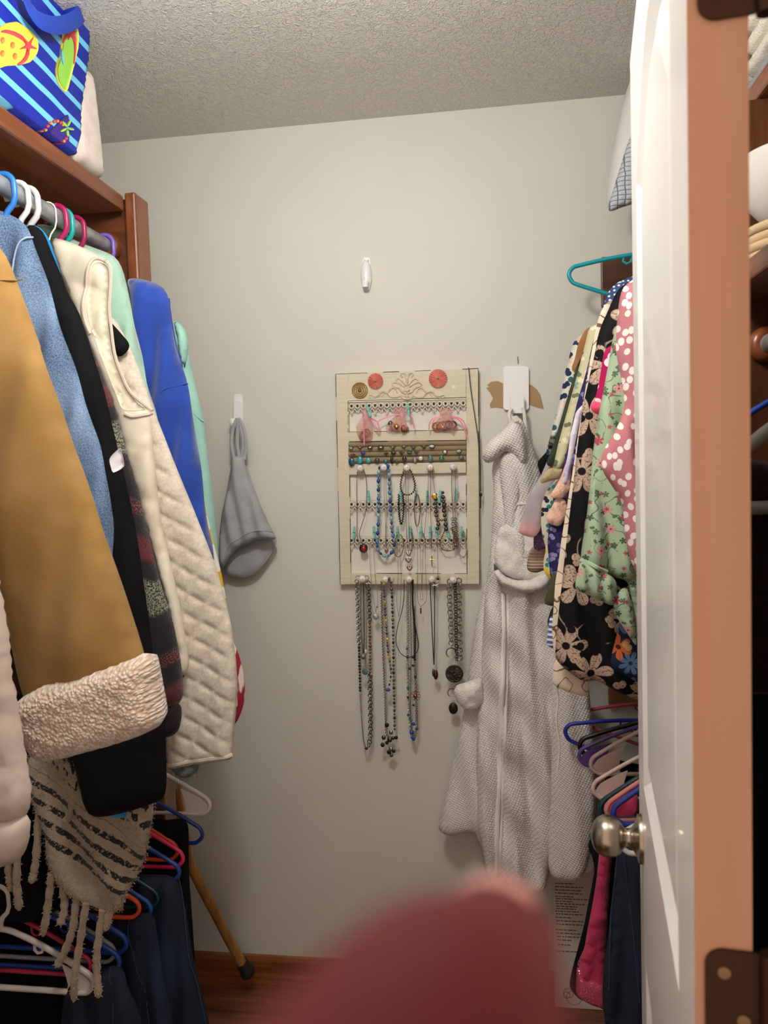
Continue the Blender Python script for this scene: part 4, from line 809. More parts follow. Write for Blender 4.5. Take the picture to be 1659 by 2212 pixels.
# ================================================================ back wall: hooks, shorts, robe
M_HOOK=plain('white_plastic','#eeeef0',.25,coat=.3); M_STRIP=plain('clear_strip','#e9e9e6',.35)
def rrect(x0,y0,x1,y1,r,Y,n=5):
    out=[]
    for (cx,cy,a0) in ((x1-r,y0+r,-90),(x1-r,y1-r,0),(x0+r,y1-r,90),(x0+r,y0+r,180)):
        for i in range(n+1):
            a=math.radians(a0+90*i/n); out.append(at(cx+r*math.cos(a),cy+r*math.sin(a),Y))
    return [Vector((p.x,Y,p.z)) for p in out]
h=thing('wall_hook','empty white oval adhesive hook high on the back wall','hook',at(791,630,D))
MB().prism(rrect(784,556,799,600,5,D-.0015),(0,.0014,0)).build('adhesive_tab',M_STRIP,h,smooth=False)
for x in (787.5,795.5): MB().prism(rrect(x-1,561,x+1,570,1,D-.0022),(0,.0007,0)).build('tab_slot',plain('slot_grey','#8d8d8a',.6),h,smooth=False)
p=at(791.5,597,D); MB().ball((p.x,D-.004,p.z),.042,20,16,(.37,.32,1)).build('oval_body',M_HOOK,h)
MB().tube(crom([(p.x,D-.012,p.z-.014),(p.x,D-.024,p.z-.024),(p.x,D-.030,p.z-.034),(p.x,D-.028,p.z-.018)],5),.005,8,flat=(1.6,.7,(0,-1,0))).build('prong',M_HOOK,h)
h=thing('wall_hook','white adhesive strip hook holding the grey shorts','hook',at(516,940,D))
MB().prism(rrect(505,851,524,935,6,D-.003),(0,.0028,0)).build('adhesive_tab',M_STRIP,h,smooth=False)
MB().prism(rrect(504,865,521,925,4,D-.009),(0,.0058,0)).build('plate',M_HOOK,h,bev=.0015)
p=at(511,915,D); MB().tube(crom([(p.x,D-.010,p.z+.012),(p.x,D-.020,p.z-.006),(p.x,D-.032,p.z-.012),(p.x,D-.040,p.z-.002),(p.x,D-.041,p.z+.012)],6),.006,8,flat=(1.2,.7,(0,-1,0))).build('prong',M_HOOK,h)
M_SHT=fabric('grey_jersey','#a6a8ad','#9c9ea3',20,500,.15,rough=.75)
j=thing('grey_shorts','light grey stretch shorts hanging open from the adhesive hook','shorts',at(540,1250,2.03))
SY=2.035
S=slab('front',[(503,985),(527,985),(531,1010),(541,1045),(560,1085),(578,1128),(596,1158),(598,1166),(570,1164),(548,1166),(535,1177),(515,1182),(500,1196),(489,1214),(480,1232),(473,1205),(473,1172),(478,1112),(486,1080),(496,1040)],SY-.012,M_SHT,T=.020,R=.035,res=.008,parent=j,fold=folds((.005,.042,.4),ang=.15))
slab('back',[(500,1000),(531,1000),(560,1085),(585,1140),(600,1167),(592,1186),(576,1212),(552,1240),(525,1249),(500,1246),(484,1236),(474,1190),(480,1110)],SY+.03,M_SHT,T=.010,R=.02,res=.009,parent=j)
for P in ([(505,990),(500,960),(502,930),(509,912),(513,904)],[(517,990),(512,960),(513,930),(514,906)],[(527,992),(531,965),(528,935),(521,912),(514,904)],[(521,990),(525,955),(521,930),(517,908)]):
    MB().tube(crom([tuple(at(x,y,SY-.004)) for x,y in P],6),.0052,8,flat=(1,.7,(0,-1,0))).build('waistband_strand',M_SHT,j)
bead(S,'hem_seam',[(484,1196),(497,1176),(516,1163),(540,1150),(565,1146),(585,1150)],M_SHT,j,.0012,5,.0005)
# robe hook and nail
h=thing('wall_hook','large white rectangular adhesive hook holding the white robe','hook',at(1115,890,D))
MB().prism(rrect(1087,791,1143,886,7,D-.012),(0,.0118,0)).build('plate',M_HOOK,h,bev=.002)
MB().prism(rrect(1102,855,1133,893,4,D-.034),(0,.008,0)).build('prong',M_HOOK,h,bev=.002)
MB().prism(rrect(1106,882,1129,893,3,D-.027),(0,.016,0)).build('prong_neck',M_HOOK,h,smooth=False)
p=at(1119,780,D); n=thing('nail','small nail in the wall above the robe hook','nail',(p.x,D,p.z))
MB().tube([(p.x,D,p.z-.008),(p.x-.001,D-.012,p.z+.010)],.0009,6).build('shank',plain('nail_steel','#7a6a55',.4,.8),n)
# robe
t=NT('robe_waffle'); uv=t.mapg(t.uv(),(1,1,1),(0,0,.5)); X_,Y_,_=t.xyz(t.vm('ADD',uv,t.vm('MULTIPLY',t.noise(t.uv(),30,2,'Color'),(.004,.004,0))))
hx=t.math('ABSOLUTE',t.math('SINE',t.math('MULTIPLY',X_,430.0))); hy=t.math('ABSOLUTE',t.math('SINE',t.math('MULTIPLY',Y_,560.0))); hh=t.math('MULTIPLY',t.math('POWER',hx,.7),t.math('POWER',hy,.7))
t.set(Base_Color=t.mix(hh,'#d8d2ce','#f3f0ed'),Roughness=.95,Sheen_Weight=.3); t.bump(t.math('ADD',hh,t.math('MULTIPLY',t.noise(t.uv(),500,2),.4)),.5,.004); M_ROBE=t.m
M_RIN=fabric('robe_fleece','#efebe7','#e2ddd8',60,260,1.0,sheen=.4)
rb=thing('bathrobe','white textured bathrobe hanging from the large white hook','bathrobe',at(1110,1925,2.0))
slab('front_left',[(1066,1230),(1046,1262),(1028,1340),(1016,1420),(1006,1500),(998,1560),(985,1620),(970,1690),(956,1748),(946,1786),(950,1800),(970,1806),(1000,1800),(1026,1796),(1036,1830),(1060,1860),(1090,1500),(1080,1250)],2.035,M_ROBE,T=.028,R=.05,res=.011,parent=rb,fold=folds((.008,.08,.5),ang=.12))
S=slab('body',[(1106,903),(1126,900),(1141,935),(1152,965),(1165,1010),(1182,1100),(1205,1300),(1220,1500),(1212,1700),(1196,1850),(1176,1922),(1130,1930),(1080,1905),(1050,1890),(1042,1840),(1030,1780),(1030,1600),(1040,1420),(1048,1280),(1060,1180),(1067,1060),(1062,1010),(1080,950)],2.0,M_ROBE,T=.04,R=.06,res=.010,parent=rb,fold=addf(folds((.016,.075,2.2),(.006,.034,1.0),ang=.05,top=1.66,bot=1.25),folds((.007,.10,.4),ang=.7)),bump=wrinkle(.004,45,3))
slab('collar',[(1106,905),(1086,930),(1060,948),(1043,968),(1041,985),(1046,1002),(1064,1000),(1078,986),(1094,972),(1112,984),(1126,1010),(1138,1000),(1136,940),(1124,908)],1.955,M_ROBE,T=.03,R=.03,res=.009,parent=rb,bump=wrinkle(.006,75,6))
slab('lapel',[(1094,972),(1112,984),(1124,1010),(1126,1060),(1118,1120),(1108,1180),(1100,1200),(1092,1150),(1086,1080),(1080,1030),(1080,990)],1.962,M_ROBE,T=.018,R=.03,res=.009,parent=rb)
slab('turned_sleeve',[(1076,1142),(1096,1130),(1132,1148),(1164,1170),(1186,1225),(1180,1246),(1150,1256),(1110,1252),(1085,1240),(1070,1222),(1066,1198)],1.955,M_RIN,T=.016,R=.03,res=.006,parent=rb,bump=addf(wrinkle(.012,55,8),wrinkle(.003,170,5)))
slab('sleeve_cuff',[(1066,1214),(1076,1230),(1092,1246),(1118,1254),(1148,1252),(1168,1240),(1180,1226),(1192,1240),(1188,1262),(1172,1274),(1146,1281),(1112,1277),(1084,1265),(1068,1243)],1.94,M_RIN,T=.022,R=.018,res=.006,parent=rb,bump=wrinkle(.004,150,3))
slab('sleeve_end',[(985,1480),(1005,1474),(1040,1462),(1045,1515),(1030,1534),(1005,1535),(988,1518),(979,1497)],1.985,M_RIN,T=.022,R=.026,res=.007,parent=rb,bump=addf(wrinkle(.005,90,2),wrinkle(.002,220,4)))
slab('hanging_sleeve',[(1196,1430),(1268,1440),(1279,1560),(1286,1640),(1286,1740),(1281,1800),(1271,1860),(1263,1888),(1240,1903),(1214,1902),(1190,1894),(1184,1868),(1190,1700)],1.955,M_ROBE,T=.032,R=.045,res=.009,parent=rb,fold=folds((.004,.06,.5)))
slab('back_tail',[(1255,1800),(1294,1780),(1288,1850),(1283,1885),(1262,1888)],1.985,M_ROBE,T=.012,R=.02,res=.009,parent=rb)
bead(S,'front_edge',[(1086,1285),(1087,1400),(1083,1520),(1079,1650),(1074,1780),(1072,1890)],M_ROBE,rb,.007,8,-.001)
bead(S,'front_edge',[(1098,1285),(1096,1400),(1093,1520),(1088,1650),(1083,1780),(1080,1890)],M_ROBE,rb,.004,8,.0)
bead(S,'pocket_seam',[(1085,1098),(1100,1092),(1120,1089),(1136,1088)],M_RIN,rb,.0035,6,.0)
for P in ([(1104,915),(1100,902),(1101,890),(1106,882)],[(1136,935),(1134,910),(1132,890),(1129,880)]):
    MB().tube(crom([tuple(at(x,y,D-.045)) for x,y in P],6),.0048,8).build('hanging_loop',M_RIN,rb)
MB().prism([at(x,y,1.93) for x,y in ((1104,901),(1116,897),(1124,906),(1112,912))],(0,.001,0)).build('care_label',plain('care_tag','#d9d6cd',.8),rb,smooth=False)
# ================================================================ jewellery board
BY=2.078
def J(x,y,off=0.0):
    p=at(x,y,BY-off); return Vector((p.x,BY-off,p.z))
t=NT('distressed_cream'); g=t.noise(t.mapg(t.obj(),(10,40,160)),1.0,4); t.set(Base_Color=t.mix(t.step(g,.3,.75),'#d6cdb8','#cec4ae'),Roughness=.6); t.bump(g,.15,.001); M_BRD=t.m
M_WORN_SHADE=plain('worn_edge','#3a2f26',.8); M_BACK=plain('board_back','#dedad0',.7)  # dark of the worn edges, also the painted shade in the lace holes
jb=thing('jewelry_board','cream distressed wooden jewellery board hung on the back wall','board',J(880,1262))
def piece(nm,q,th=.020,mt=None,y=0.0): 
    return MB().prism([J(a,b,y) for a,b in q],(0,th,0)).build(nm,mt or M_BRD,jb,bev=.0012)
OT,OB=[(725,808),(1033,796)],[(1036,1262),(735,1263)]
piece('stile',[(725,808),(752.5,807),(758,1262.5),(735,1263)]); piece('stile',[(1007,797),(1033,796),(1036,1262),(1009,1262)])
piece('rail',[(752.5,807),(1007,797),(1007,858),(752,866)]); piece('rail',[(752,933),(1007,928.5),(1006.5,951),(754,954)]); piece('rail',[(754,1003),(1006.5,998),(1007,1021.5),(755,1026)]); piece('rail',[(757.5,1238.5),(1009,1239),(1009,1262),(758,1262.5)])
MB().prism([J(a,b,-.012) for a,b in ((740,820),(1020,810),(1025,1250),(745,1250))],(0,.004,0)).build('back_panel',M_BACK,jb,smooth=False)
def edge(P,r=.0009,nm='worn_edge'):
    for a,b in zip(P[:-1],P[1:]):
        n=9; 
        for i in range(n):
            if rnd.random()<.30: continue
            u0_,u1_=i/n,(i+1)/n; MB().tube([J(a[0]+(b[0]-a[0])*q,a[1]+(b[1]-a[1])*q,.0002) for q in (u0_,u1_)],r*rnd.uniform(.6,1.2),5).build(nm,M_WORN_SHADE,jb)
edge([(725,808),(1033,796),(1036,1262)]); edge([(725,808),(735,1263)]); edge([(752,866),(752,933),(1007,928.5)]); edge([(754,954),(1006.5,951)]); edge([(1007,1021),(1009,1239),(757.5,1238.5),(755,1026)])
# lace strips
M_LACE=fabric('cotton_lace','#e3dccd','#d8d0bf',60,500,.3)
for y0,y1,h0 in ((868,861,22),(1080,1080,22),(1158,1158,22)):
    m=MB(); hol=MB(); n=20; L=lambda q,d:J(753+254*q,y0+(y1-y0)*q+d,-.002)
    m.tube([L(i/24,0) for i in range(25)],.0016,5,flat=(1.2,.5,(0,-1,0))); m.tube([L(i/24,4) for i in range(25)],.0012,5)
    for i in range(n):
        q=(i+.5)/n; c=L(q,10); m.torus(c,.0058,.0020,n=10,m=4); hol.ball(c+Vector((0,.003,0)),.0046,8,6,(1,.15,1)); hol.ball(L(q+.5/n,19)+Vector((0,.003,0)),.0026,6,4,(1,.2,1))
        m.tube([L(q-.5/n,15),L(q-.3/n,20),L(q,22),L(q+.3/n,20),L(q+.5/n,15)],.0015,4)
        m.tube([L(q-.5/n,6),L(q,16)],.0011,4); m.tube([L(q+.5/n,6),L(q,16)],.0011,4)
        if i%2==0: m.torus(L(q,26),.0024,.0012,n=8,m=4)
    lt=m.build('lace_trim',M_LACE,jb); hol.build('lace_hole_shade',M_WORN_SHADE,lt)  # dark discs put the shade of the lace holes into colour
# ring rolls
M_ROLL=fabric('ring_velvet','#978668','#85755a',60,400,.5,sheen=.4)
def rc(x,y): return (700+x/4.172,750+y/4.172)
for i,yc in enumerate((872,918,962,1012)):
    a,b=rc(222,yc+6),rc(1280,yc-10); m=MB(); m.tube([J(a[0]+(b[0]-a[0])*q/12,a[1]+(b[1]-a[1])*q/12,-.004) for q in range(13)],.0072,10); m.build('ring_roll',M_ROLL,jb)
# knobs
M_KNOB=plain('white_bead','#e9e5dd',.35,coat=.2)
K1=[(778,1012),(829,1010.5),(878.5,1011),(929,1010),(979,1009)]; K2=[(783,1251.5),(832.5,1252),(883,1252),(932.5,1252),(979,1253)]
for (x,y) in K1+K2:
    m=MB(); c=J(x,y,.016); m.lathe(J(x,y,0),(0,-1,0),[(0,.005),(.008,.0045),(.012,.006)],12); m.ball(c,.0098,16,12); kb=m.build('knob',M_KNOB,jb)
    MB().lathe(c+Vector((.002,-.0088,.0012)),(0,-1,0),[(0,.0012),(.0012,.0012)],8).build('knob_hole',M_WORN_SHADE,kb)
# carved applique
m=MB()
def scroll(P,r0,r1): 
    Q=crom(P,6); n=len(Q); m.tube([J(x,y,.001) for x,y in Q],[r0+(r1-r0)*i/(n-1) for i in range(n)],7,flat=(1,.9,(0,-1,0)))
def mirror(P): return [(1758-x+ (0),y-(x-879)*.0) for x,y in P]
for mf in (lambda P:P,mirror):
    for P,a,b in (([(879,833),(878,818),(874,808),(868,806),(866,811),(870,815)],.0035,.002),([(876,832),(868,822),(860,818),(855,822),(858,827)],.0028,.0018),([(874,836),(862,828),(852,826),(847,831),(851,835)],.0028,.0018),
        ([(878,850),(868,846),(862,838),(852,836),(842,842),(838,850),(844,857),(856,858),(866,855),(874,858)],.0034,.002),([(842,842),(848,838),(856,842),(858,849)],.002,.0016),
        ([(838,850),(830,846),(822,848),(816,854),(808,856),(800,853),(797,857),(802,860)],.0032,.0016),([(832,846),(828,852),(824,858)],.002,.001),([(824,848),(820,854),(815,860)],.002,.001),([(816,853),(812,858),(806,861)],.002,.001),([(866,855),(872,861),(879,862)],.003,.003)):
        scroll(mf(P),a,b)
m.ball(J(879,843,.002),.006,10,8,(1.3,.6,.8)); m.ball(J(879,856,.002),.005,10,8,(1,.6,1.2))
m.build('carved_applique',plain('applique_cream','#d9cfb9',.6,var=('#b9ab8f',160)),jb)
MB().prism([J(x,y,.0004) for x,y in ((975,833),(982,831),(984,838),(977,840))],(0,.0003,0)).build('paper_chip',plain('chip','#e6dfcf',.7),jb,smooth=False)
# rosettes and brooch
def rosette(lab,x,y,rpx,col,cen):
    o=thing('paper_rosette',lab,'rosette',J(x,y,.002)); c=J(x,y,.004); R_=rpx*2.07/F; n=26; V=[c]; Fc=[]
    for i in range(2*n):
        a=pi*i/n; d=Vector((math.cos(a),0,math.sin(a))); V.append(c+d*R_*.15+Vector((0,-.001-(.001 if i%2 else 0),0))); V.append(c+d*R_*(1.0 if i%2 else .95)+Vector((0,.003-(.0085 if i%2 else 0),0)))
    for i in range(2*n):
        j_=(i+1)%(2*n); Fc.append((1+2*i,2+2*i,2+2*j_,1+2*j_)); Fc.append((0,1+2*i,1+2*j_))
    MB().add(V,Fc).build('pleats',col,o,smooth=False); MB().ball(c+Vector((0,-.003,0)),.0032,10,8).build('center_bead',cen,o)
M_CORAL=plain('coral_paper','#f3b1a3',.6,var=('#eba091',200)); M_GOLD=plain('gold','#c6a24a',.25,1.0); M_SILV=plain('silver','#b3aea6',.25,1.0); M_OXID=plain('oxidised_silver','#6d675f',.35,1.0); M_DARKM=plain('dark_metal','#3c3833',.35,.9); M_COPP=plain('copper','#9a6644',.3,1.0)
rosette('smaller coral paper rosette with gold centre, left on the jewellery board',811,823,17,M_CORAL,M_GOLD); rosette('larger coral paper rosette, right on the jewellery board',946,817.5,20,M_CORAL,M_SILV)
o=thing('gold_brooch','round gold beaded spiral brooch at the top left of the board','brooch',J(777,843,.002))
m=MB()
for r_,n in ((4,10),(8,20),(12,30),(16,38)):
    for i in range(n): a=2*pi*i/n; m.ball(J(777+r_*math.cos(a),843+r_*math.sin(a),.003),.0017 if r_<16 else .0021,6,4)
m.build('beads',M_GOLD,o); MB().ball(J(777,843,.004),.0032,10,6).build('center',M_GOLD,o)
# organza pouches
t=NT('pink_organza'); n=t.noise(t.uv(),120,3); t.set(Base_Color=t.mix(n,'#f2b3ae','#e08d8c'),Roughness=.35,Alpha=t.math('MULTIPLY_ADD',n,.5,.08)); M_ORG=t.m
M_RIB=plain('pink_ribbon','#e2859a',.35)
def pouch(lab,px,ribs,stuffs):
    o=thing('organza_pouch',lab,'pouch',J(*px[len(px)//2],.01)); 
    slab('mesh_bag',px,BY-.010,M_ORG,T=.009,R=.012,res=.0035,parent=o,bump=wrinkle(.0016,330,len(px)))
    for P in ribs: MB().tube([J(x,y,.020) for x,y in crom([rc(*q) for q in P],6)],.0014,5,flat=(1.3,.4,(0,-1,0))).build('ribbon',M_RIB,o)
    for (x,y,r,mt,k) in stuffs:
        c=J(*rc(x,y),.010); m=MB()
        if k=='b': m.ball(c,r,12,8)
        else: m.torus(c,r,r*.3,(rnd.uniform(-1,1),-1,rnd.uniform(-.6,.6)),14,6)
        m.build('trinket',mt,o)
pouch('slim pink organza pouch, leftmost on the top lace',[rc(*q) for q in ((335,560),(375,548),(415,568),(405,618),(412,650),(435,720),(440,770),(425,845),(385,858),(330,845),(300,790),(286,720),(320,660),(350,618))],
    ([(410,625),(440,650),(470,665),(490,690),(500,750)],[(360,620),(358,700),(360,800),(362,885)],[(420,640),(440,690),(465,730),(490,755)]),[(360,790,.010,M_COPP,'t'),(385,770,.009,M_GOLD,'t'),(345,800,.008,M_SILV,'t')])
pouch('middle pink organza pouch holding a round gold piece',[rc(*q) for q in ((620,548),(680,545),(745,535),(735,600),(725,640),(745,690),(775,745),(700,760),(620,765),(560,752),(555,720),(585,670),(640,625),(630,590))],
    ([(690,610),(620,615),(560,635),(510,655),(485,680),(490,705)],[(720,600),(770,605),(795,640),(805,690),(810,740)]),[(655,720,.0095,M_GOLD,'b'),(600,690,.008,M_OXID,'b'),(620,715,.007,M_COPP,'t'),(720,735,.008,M_COPP,'t'),(740,740,.006,M_GOLD,'t')])
pouch('right pink organza pouch filled with bracelets',[rc(*q) for q in ((1030,560),(1095,550),(1165,562),(1150,610),(1155,640),(1195,690),(1195,735),(1160,790),(1130,755),(1040,752),(978,742),(985,690),(1040,640),(1045,610))],
    ([(1045,625),(990,640),(955,680),(945,745)],[(1060,630),(1000,650),(975,690)],[(1150,630),(1210,650),(1250,700),(1275,760),(1290,825)],[(1150,625),(1220,640),(1265,680),(1280,740)]),[(1010,715,.009,M_COPP,'t'),(1045,712,.010,M_GOLD,'t'),(1085,705,.010,M_COPP,'t'),(1125,700,.010,M_DARKM,'t'),(1160,700,.009,M_OXID,'t'),(1070,725,.007,M_GOLD,'b')])
# rings
GEM={}
def gem(c): 
    if c not in GEM: GEM[c]=plain('gem_%s'%c.strip('#'),c,.12,coat=.5)
    return GEM[c]
def ring_(lab,x,y,g,rx=.0035,rz=.0035,band=None,group=None):
    px,py=rc(x,y); o=thing('finger_ring',lab,'ring',J(px,py,.004),group); c=J(px,py,.004)
    MB().torus(c+Vector((0,.004,0)),.0078,.0011,(0,.25,1),16,5).build('band',band or M_SILV,o)
    MB().ball(c+Vector((0,-.0045,0)),1.0,10,8,(rx,.003,rz)).build('stone',g if not isinstance(g,str) else gem(g),o)
    MB().torus(c+Vector((0,-.0038,0)),max(rx,rz),.0008,(0,-1,0),14,4,sx=rx/max(rx,rz) if rz>=rx else 1).build('setting',band or M_SILV,o)
GR='plain silver rings in the ring rolls'
for x,y,l in ((325,905,'slim silver ring just left of the dark-striped ring, upper groove'),(620,903,'slim silver ring just right of the woven band ring, upper groove'),(720,898,'slim silver ring midway along the upper groove'),(805,902,'slim silver ring just left of the brown stone ring, upper groove')): ring_(l,x,y,M_SILV,.004,.002,group=GR)
for x,y,l in ((560,958,'dull silver ring left of the dark square stone ring, middle groove'),(700,952,'dull silver ring just left of the green-stone ring, middle groove'),(835,948,'dull silver ring just right of the green-stone ring, middle groove')): ring_(l,x,y,M_OXID,.0035,.002,group=GR)
for a in (('silver ring with grey stone at the left end of the upper groove',245,912,'#8fa0a0',.0045,.004),('wide silver ring with dark stripes in the upper groove',415,905,M_SILV,.0065,.0035),('wide woven silver band ring in the upper groove',512,904,M_SILV,.008,.003),('brown oval stone ring in the upper groove',900,896,'#5b4330',.0045,.004),('square sparkling silver ring at right in the upper groove',972,894,'#cfcfd2',.0065,.004),
    ('silver ring with a deep blue stone, middle groove at left',352,956,'#1c34b8',.0045,.005),('silver ring with a dark square stone, middle groove',625,951,'#3d4a44',.0055,.004),('slim ring with green stones, middle groove',770,948,'#4c9a55',.006,.002),('clear square crystal ring, middle groove at right',1090,944,'#d8dce4',.0045,.0045),('silver cluster ring at the right end of the middle groove',1215,938,'#b8b4ac',.006,.004),
    ('dark cluster ring with red and blue stones, far left of bottom groove',250,1035,'#1f4f66',.008,.011),('red coral stone ring above the dark cluster ring',258,972,'#9a2f28',.004,.004),('large turquoise ring, left in the bottom groove',325,1018,'#2fa0b0',.0075,.010),('round turquoise ring beside the large turquoise ring',402,1020,'#3fb0b0',.006,.008),('dark ring with white and red dots, bottom groove',480,1022,'#4a3f3c',.007,.007),('small green-blue stone ring just above the blue beads',558,1025,'#2c8a86',.0045,.005),('tall black oval ring, bottom groove',612,1018,'#15151a',.004,.010),('small copper ring beside the tall black ring',655,1030,'#6b4b3a',.004,.006),('tall dark red rectangular ring, bottom groove',725,1012,'#4a1f1c',.0055,.010),('slim grey oval ring, bottom groove',820,1015,'#9aa09a',.004,.008),('rounded silver triangle ring, bottom groove',872,1003,'#d8d4cc',.006,.006),('tall blue-grey marquise ring, bottom groove',958,1003,'#5d7f92',.005,.009),('green marquise ring, bottom groove at right',1060,1000,'#3f7f6a',.005,.008),('grey-green oval ring at the right end of the bottom groove',1235,995,'#6a7468',.006,.005)): ring_(*a)
# clothespins
M_PIN=plain('turquoise_wood','#7fc6c4',.6,var=('#6fb6b4',300))
def pin(x,y,rot,lab,grp,off=.004):
    px,py=rc(x,y); c=J(px,py,off); o=thing('clothespin',lab,'clothespin',c,grp); ca,sa=math.cos(rot),math.sin(rot)
    X=Vector((ca,0,sa)); Z=Vector((-sa,0,ca))
    for s in (0,1): MB().obox(c-X*.003-Z*.0165+Vector((0,-.0055+.0035*s,0)),X*.006,Vector((0,.003,0)),Z*.033).build('prong',M_PIN,o,bev=.0006)
    MB().obox(c-X*.0034-Z*.001+Vector((0,-.0062,0)),X*.0068,Vector((0,.0074,0)),Z*.0012).build('spring',M_OXID,o,smooth=False)
pin(403,575,.32,'turquoise clothespin clipped to the leftmost pink pouch',None,.022); pin(760,565,.05,'turquoise clothespin clipped to the middle pink pouch',None,.022)
for x,y,r,l in ((402,1345,.05,'beside the red pendant cord'),(600,1345,-.05,'behind the right side of the blue beads'),(692,1345,.0,'holding the dark braided bracelet'),(826,1345,-.1,'holding the slim copper bracelet'),(930,1345,-.05,'under the fourth upper knob'),(1042,1345,-.12,'holding the chunky amber bracelet'),(1192,1325,-.15,'beside the silver chain under the fifth knob')): pin(x,y,r,'turquoise clothespin on the middle lace '+l,'clothespins on the middle lace')
for x,r,l in ((272,-.05,'at its far left end'),(452,.03,'just left of the blue beads'),(663,.0,'holding the gold bracelet'),(776,.0,'right beside the long heart-pendant chain'),(871,-.05,'second right of the heart-pendant chain'),(955,-.05,'just left of the small cross chain'),(1010,.15,'just below the chunky amber bracelet, tilted left'),(1118,.15,'above the brass bead bracelet, tilted'),(1238,-.05,'at its far right end')): pin(x,1668,r,'turquoise clothespin on the lowest lace '+l,'clothespins on the lowest lace')
# ---- chains
def path3(P,off,f=None,n=8): 
    f=f or rc; return [J(x,y,off) for x,y in crom([f(*q) for q in P],n)]
def walk(Q,step):
    out=[]; acc=0; Q=[Vector(q) for q in Q]; out.append((Q[0],(Q[1]-Q[0]).normalized()))
    for a,b in zip(Q[:-1],Q[1:]):
        d=(b-a).length
        if d<1e-9: continue
        while acc+d>=step:
            t_=(step-acc)/d; a=a+(b-a)*t_; d=(b-a).length; acc=0; out.append((a,(b-a).normalized() if d>1e-9 else Vector((0,0,-1))))
        acc+=d
    return out
def chain_mb(Q,kind,size):
    m=MB()
    if kind=='cord': m.tube(Q,size,5)
    elif kind=='cable':
        for i,(p,d) in enumerate(walk(Q,size*1.5)):
            s=d.cross(Vector((0,-1,0))); s=s.normalized() if s.length>1e-6 else Vector((1,0,0)); nrm=Vector((0,-1,0))*.95+s*.3 if i%2==0 else s*.8+Vector((0,-.6,0))
            m.torus(p,size,size*.26,nrm,8,4)
    elif kind=='rope':
        for i,(p,d) in enumerate(walk(Q,size*1.1)): m.ball(p+Vector((size*.35*(1 if i%2 else -1),0,0)),size*.75,5,4)
    elif kind=='beads':
        for i,(p,d) in enumerate(walk(Q,size*2.05)): m.ball(p,size*(.75+.35*((i*37)%10)/10),6,5)
    return m
def neck(name,lab,cat,parts,loc=None,group=None):
    """parts: (part name, path px, kind, size, material, offset)"""
    o=None
    for (pn,P,kd,sz,mt,off,f) in parts:
        if o is None: o=thing(name,lab,cat,J(*(f or rc)(*P[0]),off),group)
        if kd=='ball': c=J(*(f or rc)(*P[0]),off); MB().ball(c,1.0,12,8,sz).build(pn,mt,o)
        elif kd=='disc': c=J(*(f or rc)(*P[0]),off); MB().lathe(c,(0,-1,0),[(0,sz*.9),(.001,sz),(.003,sz),(.0036,sz*.8)],18).build(pn,mt,o)
        elif kd=='ring': c=J(*(f or rc)(*P[0]),off); MB().torus(c,sz,sz*.13,(0,-1,0),18,5).build(pn,mt,o)
        elif kd=='heart':
            c=J(*(f or rc)(*P[0]),off); MB().tube([c+Vector((sz*.9*math.sin(a)**3,0,sz*.06*(13*math.cos(a)-5*math.cos(2*a)-2*math.cos(3*a)))) for a in [2*pi*i/20 for i in range(20)]],sz*.2,5,True).build(pn,mt,o)
        elif kd=='beadlist':
            Q=path3(P,off,f); W=walk(Q,sz[0])
            for i,(p,d) in enumerate(W):
                m=MB(); r=sz[1]*(1.0 if i%2==0 else .72); m.lathe(p-d*r*1.2,d,[(0,r*.3),(r*.7,r*.8),(r*1.2,r),(r*1.7,r*.8),(r*2.4,r*.3)],8).build(pn,mt[i%len(mt)],o)
        else: chain_mb(path3(P,off,f),kd,sz).build(pn,mt,o)
    return o
def lo(x,y): return (700+x/4.425,1200+y/4.425)
M_CORD=plain('brown_cord','#4a3a30',.7); M_BCORD=plain('black_cord','#1b1716',.6)
BB=[gem('#1f4fa0'),gem('#3f7fb8'),gem('#8fb0b8'),gem('#24427c'),gem('#6f95a0')]
neck('necklace','thin dark cord necklace with red oval pendant on the first upper knob','necklace',[('cord',[(300,1120),(294,1250),(297,1450),(300,1720),(330,1770)],'cord',.0009,M_CORD,.014,None),('cord',[(356,1095),(378,1180),(385,1300),(375,1480),(340,1600),(318,1690),(350,1770)],'cord',.0009,M_CORD,.015,None),('pendant_frame',[(355,1815)],'ball',(.0115,.005,.0125),M_DARKM,.014,None),('pendant_stone',[(357,1820)],'ball',(.0080,.007,.0098),gem('#8a1f14'),.016,None)])
neck('necklace','blue faceted bead necklace on the second upper knob','necklace',[('bead',[(575,1075),(585,1140),(588,1240),(592,1340),(598,1450),(606,1560),(612,1660),(632,1740),(625,1820),(595,1868),(565,1882),(520,1868),(482,1815),(478,1740),(486,1640),(490,1520),(490,1400),(490,1280),(490,1160),(500,1075)],'beadlist',(.0118,.0056),BB,.016,None)])
neck('necklace','fine silver double chain with drop behind the blue beads','necklace',[('chain',[(538,1100),(540,1300),(550,1500),(558,1620)],'cord',.0006,M_SILV,.012,None),('chain',[(556,1100),(560,1300),(566,1500),(558,1620)],'cord',.0006,M_SILV,.012,None),('chain',[(558,1620),(556,1720),(558,1800)],'cable',.0022,M_SILV,.012,None),('drop',[(560,1835)],'ball',(.004,.003,.008),M_SILV,.012,None)])
neck('bracelet','silver rope bracelet looped on the middle upper knob','bracelet',[('rope',[(722,1105),(700,1180),(690,1250),(705,1310),(740,1330),(780,1325),(812,1290),(818,1230),(800,1160),(776,1105)],'rope',.0030,M_OXID,.018,None)])
